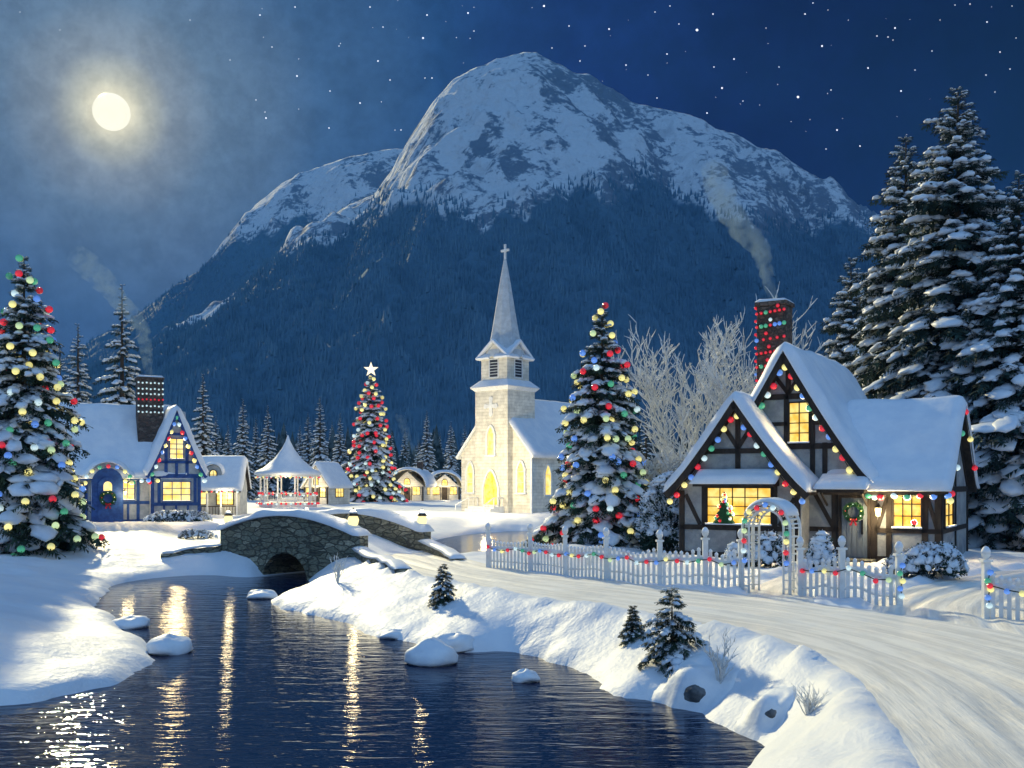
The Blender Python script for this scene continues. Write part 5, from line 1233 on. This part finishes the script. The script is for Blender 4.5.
low_wall([bpt(-.1, .15), (-5.1, 35.2), (-4.2, 32.6), (-3.3, 30.2)], lambda t: .30 - .22 * t, .4, 'low stone wall sloping down from the front parapet beside the snow bank', 1)
low_wall([bpt(-.1, BR_W - .2), (-2.8, 38.2), (-2.3, 36.6), (-1.9, 35.3)], lambda t: .42 - .38 * t, .4, 'low stone wall curving down from the rear parapet beside the road', 2)
low_wall([bpt(BR_L + .1, .1), (-13.3, 41.9), (-14.6, 41.6)], lambda t: .16 - .08 * t, .4, 'short snowy stone wall at the left end of the bridge', 3)

# ------------------------------------------------------------------ picket fence and garden arch
def picket_fence(pts, label, group, posts, sl, seed=0, cols=None, ends=(True, True)):
    P = np.array(pts, float); s = np.r_[0, np.cumsum(np.linalg.norm(np.diff(P, axis=0), axis=1))]; Lt = s[-1]
    def at(q): return float(np.interp(q, s, P[:, 0])), float(np.interp(q, s, P[:, 1]))
    c = at(0); r = empty('picket_fence', (c[0], c[1], 0), 0, label, 'fence', group)
    ps = [Lt * t for t in posts]
    for i, q in enumerate(ps):
        x, y = at(q); g = hz1(x, y); x -= c[0]; y -= c[1]
        mb = MB().box(x - .065, x + .065, y - .065, y + .065, g - .2, g + 1.12)
        mb.box(x - .10, x + .10, y - .10, y + .10, g + 1.122, g + 1.17)
        mb.lathe([(.04, 1.172), (.05, 1.20), (.085, 1.26), (.085, 1.31), (.05, 1.37), (.001, 1.39)], (x, y, g), 10)
        po_ = mb.build('post', M['white'], r)
        MB().lathe([(.095, 1.30), (.09, 1.36), (.05, 1.43), (.001, 1.45)], (x, y, g), 10).build('snow', M['roofsnow'], po_, True)
    for i in range(len(ps) - 1):
        a, b_ = ps[i] + .08, ps[i + 1] - .08; n = max(3, int(round((b_ - a) / .165))); mb = MB(); rl = MB(); sn = MB()
        for k in range(n):
            q = a + (b_ - a) * (k + .5) / n; x, y = at(q); x2, y2 = at(min(Lt, q + .05)); x0, y0 = at(max(0, q - .05)); dx, dy = x2 - x0, y2 - y0; l = sqrt(dx * dx + dy * dy); dx /= l; dy /= l
            g = hz1(x, y); t = (k + .5) / n; hh = .92 - .10 * sin(pi * t); w2 = .042; X0, Y0 = x - c[0], y - c[1]
            prof = [(-w2, -.02), (w2, -.02), (w2, hh - .09), (.0, hh), (-w2, hh - .09)]
            mb.prism(prof, lambda p, z: (X0 + dx * p + dy * .015, Y0 + dy * p - dx * .015, g + z), lambda p, z: (X0 + dx * p + dy * .04, Y0 + dy * p - dx * .04, g + z))
            if True: sn.lathe([(.001, hh - .075), (.052, hh - .06), (.045, hh - .005), (.001, hh + .035)], (X0 + dy * .027, Y0 - dx * .027, g), 6)
        m_ = 8
        for z in (.22, .62):
            pp = []
            for k in range(m_ + 1):
                q = a - .05 + (b_ - a + .1) * k / m_; x, y = at(q); pp.append((x - c[0], y - c[1], hz1(x, y) + z))
            rl.tube(pp, .032, 4)
            if z > .5: rl2 = pp
        mb.build('pickets', M['white'], r); ro = rl.build('rails', M['white'], r)
        sn.build('picket_snow', M['roofsnow'], r, True)
        MB().tube([(x, y, z + .045) for x, y, z in rl2], .045, 6).build('snow', M['roofsnow'], ro, True)
    # globes
    step = .31; nb = int(Lt / step); Lp = []
    for k in range(nb):
        q = (k + .5) * Lt / nb; x, y = at(q); x2, y2 = at(min(Lt, q + .1)); x0, y0 = at(max(0, q - .1)); dx, dy = x2 - x0, y2 - y0; l = sqrt(dx * dx + dy * dy)
        dx /= l; dy /= l; Lp.append((x + dy * .13 - c[0], y - dx * .13 - c[1], hz1(x, y) + .66 - .09 * sin(pi * ((k % 4) / 4))))
    light_string((c[0], c[1], 0), Lp, .062, ['red', 'blue', 'yellow', 'red', 'white', 'green', 'red', 'lime', 'blue', 'red', 'white'], sl, group='globe strings on the picket fences', seed=seed)
GF = 'picket fence sections in front of the timber cottage'
fA = [G(488, 567), G(530, 571), G(560, 575), G(600, 580), G(640, 584), G(700, 589), G(741, 592)]
picket_fence(fA, 'long snowy white picket fence running from the bridge to the garden arch', GF, [0, .2, .385, .57, .76, .9, 1.0], 'coloured globes along the long fence left of the garden arch', 1)
picket_fence([G(800, 597), G(843, 602), G(899, 607)], 'short white picket fence between the garden arch and the driveway gap', GF, [0, .47, 1.0], 'coloured globes along the short fence right of the garden arch', 2)
picket_fence([G(986, 617), G(1040, 623), G(1110, 630)], 'white picket fence beyond the driveway gap at the right edge', GF, [0, .5, 1.0], 'coloured globes along the fence at the right edge', 3)
# bulbs hanging down the corner posts
for (px_, py_), lb in (((986, 617), 'globes hanging down the gate post at the right edge fence'), ((899, 607), 'globes hanging down the gate post left of the driveway gap')):
    x, y = G(px_, py_); g = hz1(x, y)
    light_string((x, y, g), [(.02 * (-1) ** k, -.13, .92 - .17 * k) for k in range(5)], .065, ['blue', 'green', 'yellow', 'blue', 'white'], lb, group='globe strings on the picket fences')
# arch
aL, aR = Vector((*G(748, 592), 0)), Vector((*G(795, 596), 0)); mid = (aL + aR) / 2; dv = (aR - aL); wA = dv.length; az = atan2(dv.y, dv.x); g = hz1(mid.x, mid.y)
ga = empty('garden_arch', (mid.x, mid.y, g), az, 'white snow topped trellis arch over the garden path', 'arch')
hA = 1.62; rA = wA / 2; dA = .5
def archline(r, y, n=18): return [(-r, y, -.15), (-r, y, hA * .5), (-r, y, hA)] + [(r * -cos(pi * k / n), y, hA + r * .95 * sin(pi * k / n)) for k in range(1, n)] + [(r, y, hA), (r, y, hA * .5), (r, y, -.15)]
for y in (-dA / 2, dA / 2):
    for s in (1, -1):
        pass
    mb = MB(); mb.tube(archline(rA, y), .04, 6); mb.tube(archline(rA - .17, y), .028, 6); mb.build('arch_frame', M['white'], ga, True)
for s in (-1, 1):
    mb = MB()
    for k in range(8):
        z = .15 + k * .21; mb.box(s * rA - .02, s * rA + .02, -dA / 2, dA / 2, z, z + .035) 
        for y in (-dA / 2, dA / 2): mb.box(min(s * rA, s * (rA - .17)), max(s * rA, s * (rA - .17)), y - .012, y + .012, z, z + .03)
    mb.build('trellis', M['white'], ga)
mb = MB()
for k in range(1, 16):
    t = pi * k / 16; p = Vector((rA * -cos(t), 0, hA + rA * .95 * sin(t))); q = Vector(((rA - .17) * -cos(t), 0, hA + (rA - .17) * .95 * sin(t)))
    mb.tube([(p.x, -dA / 2, p.z), (p.x, dA / 2, p.z)], .02, 5)
    for y in (-dA / 2, dA / 2): mb.tube([(p.x, y, p.z), (q.x, y, q.z)], .015, 5)
mb.build('slats', M['white'], ga)
slab(ga, 'snow', [(-rA * cos(pi * k / 20) * 1.02, hA + rA * .97 * sin(pi * k / 20) + .03) for k in range(3, 18)], -dA / 2 - .05, dA / 2 + .05, CU, .09, 'roofsnow', nt=10, round_=.15, jit=.04)
al = [(p[0] * .97, -dA / 2 - .07, p[2]) for p in archline(rA - .05, 0, 10)][1:-1]
P_ = np.array(al); s = np.r_[0, np.cumsum(np.linalg.norm(np.diff(P_, axis=0), axis=1))]; q = np.linspace(0, s[-1], 15)
light_string((mid.x, mid.y, g), [tuple(np.array([np.interp(v, s, P_[:, i]) for i in range(3)])) for v in q], .07, ['blue', 'white', 'red', 'lime', 'green', 'yellow', 'red'], 'coloured globes following the white garden arch', az)

# ------------------------------------------------------------------ shrubs, frosted plants, rocks
def shrub(name, loc, w, d, h, seed, label, cat='bush', group=None, snow=1.0, n=700, needle='needle', ns=60, rz=0):
    rs = np.random.RandomState(seed); root = empty(name, loc, rz, label, cat, group)
    th = rs.uniform(0, 2 * pi, n); u = rs.uniform(0.0, 1, n) ** .7; rad = rs.uniform(.55, 1.0, n)
    dirs = np.stack([np.cos(th) * np.sqrt(1 - u * u), np.sin(th) * np.sqrt(1 - u * u), u], -1)
    sc = np.array((w / 2, d / 2, h)); lump = 1 + .16 * fbm(dirs[:, 0] * 2, dirs[:, 1] * 2, dirs[:, 2] * 2 + seed, 2)
    O = dirs * sc * (rad * lump)[:, None] * .86; A = nrm(dirs + rs.normal(0, .45, (n, 3))); S = nrm(np.cross(A, rs.normal(0, 1, (n, 3)))); Nn = np.cross(A, S)
    L = rs.uniform(.14, .26, n) * h ** .5
    v, f = stamp(FEATH3, O, A, S, Nn, L, L * .38, L); mesh_np('foliage', v, f, M[needle], root)
    u = rs.uniform(.25, 1, ns); th = rs.uniform(0, 2 * pi, ns); dirs = np.stack([np.cos(th) * np.sqrt(1 - u * u), np.sin(th) * np.sqrt(1 - u * u), u], -1)
    lump = 1 + .16 * fbm(dirs[:, 0] * 2, dirs[:, 1] * 2, dirs[:, 2] * 2 + seed, 2)
    O = dirs * sc * lump[:, None] * .93; A = nrm(np.cross(dirs, rs.normal(0, 1, (ns, 3)))); S = nrm(np.cross(dirs, A)); 
    L = rs.uniform(.04, .10, ns) * (h + .4) * snow
    v, f = stamp(BLOB, O, A, S, dirs, L * 1.3, L, L * .5, .35, rs)
    n3 = int(n * .75); u = rs.uniform(.25, 1, n3); th = rs.uniform(0, 2 * pi, n3); d3 = np.stack([np.cos(th) * np.sqrt(1 - u * u), np.sin(th) * np.sqrt(1 - u * u), u], -1)
    lump = 1 + .16 * fbm(d3[:, 0] * 2, d3[:, 1] * 2, d3[:, 2] * 2 + seed, 2); O = d3 * sc * lump[:, None] * .84; A = nrm(d3 + rs.normal(0, .4, (n3, 3))); S = nrm(np.cross(A, rs.normal(0, 1, (n3, 3)))); L = rs.uniform(.12, .24, n3) * h ** .5
    v4, f4 = stamp(FEATH3, O, A, S, np.cross(A, S), L, L * .22, L); f = np.vstack([f, f4 + len(v)]); v = np.vstack([v, v4]); mesh_np('snow', v, f, M['boughsnow'], root, True)
    mb = MB()
    for k in range(5): mb.tube([(0, 0, -.15), (w * .2 * cos(k * 1.3), d * .2 * sin(k * 1.3), h * .6)], [.03, .01], 5)
    mb.build('stem', M['bark'], root)
def onz(px, d): return (X(px, d), d, hz1(X(px, d), d) - .03)
sh = 'snow dusted shrubs'
shrub('snowy_shrub', onz(768, 32.5), 1.6, 1.3, 1.05, 61, 'dark snowy shrub seen through the garden arch', group=sh)
shrub('snowy_shrub', onz(930, 28.2), 2.1, 1.6, .95, 62, 'largest snowy shrub in front of the right wing window', group=sh, n=1100, ns=130)
shrub('snowy_shrub', onz(905, 29.0), 1.2, 1.1, .7, 66, 'lower lump of snowy shrub left of the largest one', group=sh, n=500, ns=70)
shrub('snowy_shrub', onz(821, 31), .85, .85, 1.15, 63, 'narrow upright snowy shrub left of the cottage door', group=sh, n=420, ns=70)
shrub('snowy_shrub', onz(738, 32.5), .9, .9, .8, 64, 'pale snowy shrub just left of the garden arch', group=sh, n=350, ns=90, snow=1.2)
shrub('snowy_shrub', onz(668, 40), 2.4, 2.0, 3.0, 65, 'tall dark evergreen bush left of the cottage bay', group=sh, n=2200, ns=70, snow=.6)
shrub('snowy_hedge', (*FL.w(-.1, -1.4), zg - .1), 5.2, 1.2, .85, 67, 'low snowy hedge under the blue gable window', 'hedge', n=1500, ns=170, rz=-A2)
shrub('snowy_shrub', onz(196, 49), 2.0, 1.0, .45, 68, 'low dark snowy shrub on the bank left of the bridge', group=sh, n=500, ns=70, snow=1.1)
def twiggy(name, loc, h, w, seed, label, n=12, group=None, cat='bush', rad=.010, leaf=False, sub=3):
    rr = random.Random(seed); root = empty(name, loc, 0, label, cat, group); mb = MB()
    def br(p, d, l, r, depth):
        pts = [p]; dd = Vector(d)
        for k in range(3): dd = (dd + Vector((rr.uniform(-.18, .18), rr.uniform(-.18, .18), rr.uniform(-.04, .12)))).normalized(); pts.append(pts[-1] + dd * l / 3)
        mb.tube(pts, [r, r * .85, r * .7, r * .4], 4)
        if depth > 0:
            for k in range(sub): 
                q = pts[rr.choice([1, 2, 3])]; nd = (dd + Vector((rr.uniform(-.9, .9), rr.uniform(-.9, .9), rr.uniform(-.1, .6)))).normalized(); br(q, nd, l * .5, r * .6, depth - 1)
    for k in range(n):
        a = rr.uniform(0, 2 * pi); t = rr.uniform(.05, 1) * w / h; br(Vector((0, 0, -.05)), Vector((cos(a) * t, sin(a) * t, 1)).normalized(), h * rr.uniform(.55, .8), rad, 2)
    mb.build('twigs', M['frost'], root, True); return root
def onp(px, py):
    return ray(px, py)
tg = 'frosted twiggy bushes on the river bank'
twiggy('frosted_bush', onp(720, 688), .85, .30, 71, 'thin frosted twiggy bush standing right of the young firs', 11, tg, rad=.016)
twiggy('frosted_bush', onp(808, 714), .42, .34, 72, 'small frosted tuft near the inner bend of the snow road', 16, tg, rad=.010)
twiggy('frosted_bush', onp(338, 583), .85, .55, 73, 'white leafy frosted sprig at the bridge foot', 9, tg, rad=.02)
twiggy('frosted_bush', onp(590, 568), .7, .6, 74, 'frosted tuft poking up behind the long fence under the fir', 9, tg, rad=.014)
# frosted bare tree
def bare_tree(loc, Ht, seed, label):
    rr = random.Random(seed); root = empty('frosted_tree', loc, 0, label, 'tree'); tr = MB(); cr_ = MB()
    def br(mb, p, d, l, r, depth):
        pts = [Vector(p)]; dd = Vector(d); n = 4
        for k in range(n):
            dd = (dd + Vector((rr.uniform(-.16, .16), rr.uniform(-.16, .16), rr.uniform(-.02, .14)))).normalized(); pts.append(pts[-1] + dd * l / n)
        rs_ = [r * (1 - .6 * k / n) for k in range(n + 1)]
        mb.tube(pts, rs_, 5 if depth > 2 else 3, cap=False)
        if depth == 0: return
        nb = {6: 5, 5: 4, 4: 3, 3: 3, 2: 3, 1: 2}[depth]
        for k in range(nb):
            i = rr.choice([1, 2, 3, 4]) if k else n; q = pts[i]
            sp = .78 if depth < 5 else .6
            nd = (dd * .9 + Vector((rr.uniform(-sp, sp), rr.uniform(-sp, sp), rr.uniform(-.25, .5)))).normalized()
            br(cr_, q, nd, l * rr.uniform(.58, .78), max(rs_[i] * .70, .032), depth - 1)
    tr.tube([(0, 0, -.3), (.05, 0, Ht * .12), (.0, .1, Ht * .2)], [.26, .2, .17], 8)
    for k in range(7):
        a = k * 2.4; t = rr.uniform(.15, .95); z = Ht * rr.uniform(.06, .22)
        br(cr_, (0, 0, z), Vector((cos(a) * t, sin(a) * t, 1.0)).normalized(), Ht * rr.uniform(.26, .33), .15, 5)
    tr.build('trunk', M['bark'], root, True); V_ = np.array(cr_.v); cr_.build('crown', M['frost'], root, True); print('bare', len(cr_.f), V_.max(0), V_.min(0))
x, y, z = onz(700, 47.5); bare_tree((x, y, z), 11.2, 81, 'white frosted bare tree left of the timber cottage chimney')
x, y, z = onz(672, 44); bare_tree((x, y, z), 4.6, 83, 'smaller frosted bare tree between the decorated fir and the timber cottage')
# rocks in the stream and snow humps
def rock(px, py, w, d, h, seed, label, dark=True, sx=1.0, cover=.55):
    x, y = G(px, py, WL); root = empty('snow_capped_rock', (x, y, WL), 0, label, 'rock', 'snow capped rocks along the stream')
    n, m_ = 28, 14; th = np.linspace(0, 2 * pi, n, endpoint=False); ph = np.linspace(-.35, pi / 2, m_)
    T, Pp = np.meshgrid(th, ph); dx, dy, dz = np.cos(T) * np.cos(Pp), np.sin(T) * np.cos(Pp), np.sin(Pp)
    lump = 1 + .16 * fbm(dx * 1.3 + seed, dy * 1.3, dz * 1.3, 3)
    def mk(sc, z0, pmin, nm, mt):
        V_ = np.stack([dx * w / 2 * lump * sc, dy * d / 2 * lump * sc, np.maximum(dz, 0) * h * lump * sc + np.minimum(dz, 0) * .6 + z0], -1).reshape(-1, 3)
        idx = np.arange(n * m_).reshape(m_, n); F_ = np.stack([idx[:-1], np.roll(idx, -1, 1)[:-1], np.roll(idx, -1, 1)[1:], idx[1:]], -1).reshape(-1, 4)
        return mesh_np(nm, V_, F_, mt, root, True)
    mk(.94, -.05, 0, 'stone', M['rock'])
    V_ = np.stack([dx * w / 2 * lump * 1.02, dy * d / 2 * lump * 1.02, np.maximum(dz, 0) ** .9 * h * lump * 1.05 + .05 + np.minimum(dz, 0) * .12 + .02 * np.sin(3 * T + seed)], -1).reshape(-1, 3)
    idx = np.arange(n * m_).reshape(m_, n); F_ = np.stack([idx[:-1], np.roll(idx, -1, 1)[:-1], np.roll(idx, -1, 1)[1:], idx[1:]], -1).reshape(-1, 4)
    mesh_np('snow_cap', V_, F_, M['boughsnow'], root, True)
rock(170, 652, 1.0, 1.0, .30, 1, 'largest snow capped rock off the tip of the left bank')
rock(131, 627, .95, .9, .22, 2, 'rounded snowy rock behind the largest one off the left bank')
rock(432, 663, 1.15, .9, .38, 3, 'big rounded snow capped rock off the middle of the right bank')
rock(455, 650, .95, .8, .32, 4, 'snow capped rock touching the bank behind the big rounded one')
rock(525, 681, .55, .4, .14, 5, 'small flat snowy rock alone in the open water')
rock(263, 598, 1.0, .8, .2, 6, 'low snowy rock at the water edge below the bridge arch')
rock(395, 638, .75, .5, .14, 7, 'thin flat snowy rock hugging the right bank')
def bank_rock(px, py, w, h, seed, label):
    x, y, z = onp(px, py); root = empty('snow_covered_boulder', (x, y, z), 0, label, 'rock', 'boulders in the river bank')
    n, m_ = 30, 15
    T, Rr = np.meshgrid(np.linspace(0, 2 * pi, n, endpoint=False), np.linspace(1.25, 0.0, m_)); lm = 1 + .16 * fbm(np.cos(T) * 1.2 + seed, np.sin(T) * 1.2, Rr, 3); wx, wy = np.cos(T) * Rr * w * .72 * lm, np.sin(T) * Rr * w * .72 * lm
    gh = H(x + wx, y + wy) - z; MZ = gh * sstep(Rr, 0, .8) + h * 1.15 * np.exp(-2.6 * Rr ** 2.4) - .05 * sstep(Rr, 1.0, 1.25)
    T, Pp = np.meshgrid(np.linspace(0, 2 * pi, n, endpoint=False), np.linspace(-.4, pi / 2, m_)); dx, dy, dz = np.cos(T) * np.cos(Pp), np.sin(T) * np.cos(Pp), np.sin(Pp)
    lump = 1 + .14 * fbm(dx * 1.2 + seed, dy * 1.2, dz * 1.2, 3); idx = np.arange(n * m_).reshape(m_, n); F_ = np.stack([idx[:-1], np.roll(idx, -1, 1)[:-1], np.roll(idx, -1, 1)[1:], idx[1:]], -1).reshape(-1, 4)
    mesh_np('stone', np.stack([dx * w * .24 * lump + w * .06, dy * w * .22 * lump - w * .28, dz * h * lump * .55 - .02], -1).reshape(-1, 3), F_, M['rock'], root, True)
    hood = np.where(dz < .25, .25, dz)
    mesh_np('snow_cap', np.stack([wx, wy, MZ], -1).reshape(-1, 3), F_, M['boughsnow'], root, True)
bank_rock(692, 692, .95, .36, 9, 'round snow covered boulder on the right bank below the frosted bush')
bank_rock(768, 712, .6, .20, 10, 'small half buried boulder on the bank inside the road bend')

# ------------------------------------------------------------------ chimney smoke
def smoke(name, path, label, dens, seed):
    m = bpy.data.materials.new('smoke_' + name); m.use_nodes = True; t = m.node_tree
    for n in list(t.nodes): t.nodes.remove(n)
    o = t.nodes.new('ShaderNodeOutputMaterial'); pv = t.nodes.new('ShaderNodeVolumePrincipled'); t.links.new(pv.outputs[0], o.inputs['Volume'])
    pv.inputs['Color'].default_value = (.56, .80, 1.0, 1); pv.inputs['Anisotropy'].default_value = 0.0
    tcn = t.nodes.new('ShaderNodeTexCoord'); nz = t.nodes.new('ShaderNodeTexNoise'); t.links.new(tcn.outputs['Object'], nz.inputs['Vector']); nz.inputs['Scale'].default_value = 1.6 ; nz.inputs['Detail'].default_value = 4; nz.inputs['Distortion'].default_value = .6
    sz = t.nodes.new('ShaderNodeSeparateXYZ'); t.links.new(tcn.outputs['Object'], sz.inputs[0])
    zmax = path[-1][0][2] - path[0][0][2]
    fade = mapr(t, sz.outputs[2], 0, zmax, 1.0, 0.5, smooth=False)
    dd = mathn(t, 'MULTIPLY', mapr(t, nz.outputs[0], .36, .66), mathn(t, 'MULTIPLY', mathn(t, 'POWER', fade, 1.4), dens)); t.links.new(dd, pv.inputs['Density'])
    base = Vector(path[0][0]); pts, rad = [], []
    P = np.array([p for p, _ in path]); R_ = np.array([r for _, r in path]); s = np.linspace(0, len(path) - 1, 26)
    rs = np.random.RandomState(seed)
    for v in s:
        p = Vector([float(np.interp(v, range(len(path)), P[:, i])) for i in range(3)]) - base; r = float(np.interp(v, range(len(path)), R_))
        pts.append(p + Vector((rs.normal(0, .05) * r, 0, 0))); rad.append(.52 * r * rs.uniform(.92, 1.12))
    mb = MB(); mb.tube(pts, rad, 14); ob = mb.build('smoke', m, None, True); ob.location = base
    tag(ob, label, 'smoke', kind='stuff')
sx, sy = FR.w(cu, cv); 
smoke('a', [((sx, sy, 9.95), .35), ((X(768, sy), sy, Z(280, sy)), .5), ((X(766, sy), sy + .3, Z(262, sy)), .6), ((X(764, sy), sy + .6, Z(243, sy)), .75), ((X(750, sy), sy + .9, Z(228, sy)), .95), ((X(738, sy), sy + 1.2, Z(205, sy)), 1.1), ((X(728, sy), sy + 1.5, Z(180, sy)), 1.15), ((X(722, sy), sy + 1.8, Z(150, sy)), 1.0)], 'pale smoke curling up from the right cottage chimney', 1.5, 1)
sx, sy = FL.w(ccu, ccv)
smoke('b', [((sx, sy, FL.z(149, 379, 2.2)), .5), ((X(147, sy), sy, Z(355, sy)), .8), ((X(143, sy), sy, Z(330, sy)), 1.0), ((X(132, sy), sy, Z(312, sy)), 1.2), ((X(115, sy), sy, Z(297, sy)), 1.4), ((X(98, sy), sy, Z(275, sy)), 1.7), ((X(75, sy), sy, Z(255, sy)), 1.8)], 'pale smoke drifting left from the left cottage chimney', .75, 2)
sx, sy = X(414, 150) + 1.0, 150
smoke('c', [((sx, sy, 5.4), .5), ((X(410, sy), sy, Z(445, sy)), 1.0), ((X(405, sy), sy, Z(430, sy)), 1.3), ((X(400, sy), sy, Z(415, sy)), 1.4)], 'faint smoke above the domed cottage beside the tall lit tree', .25, 3)
# ------------------------------------------------------------------ air
HAZE = True
if HAZE:
    m = bpy.data.materials.new('night_haze'); m.use_nodes = True; t = m.node_tree
    for n in list(t.nodes): t.nodes.remove(n)
    o = t.nodes.new('ShaderNodeOutputMaterial'); pv = t.nodes.new('ShaderNodeVolumePrincipled'); t.links.new(pv.outputs[0], o.inputs['Volume'])
    pv.inputs['Color'].default_value = (.07, .36, 1.0, 1); pv.inputs['Density'].default_value = 0.00009; pv.inputs['Anisotropy'].default_value = 0.0
    hzb = MB().box(-2400, 2400, -60, 3000, -4, 700).build('haze', m); tag(hzb, 'thin blue night haze over the valley', 'haze', kind='stuff')
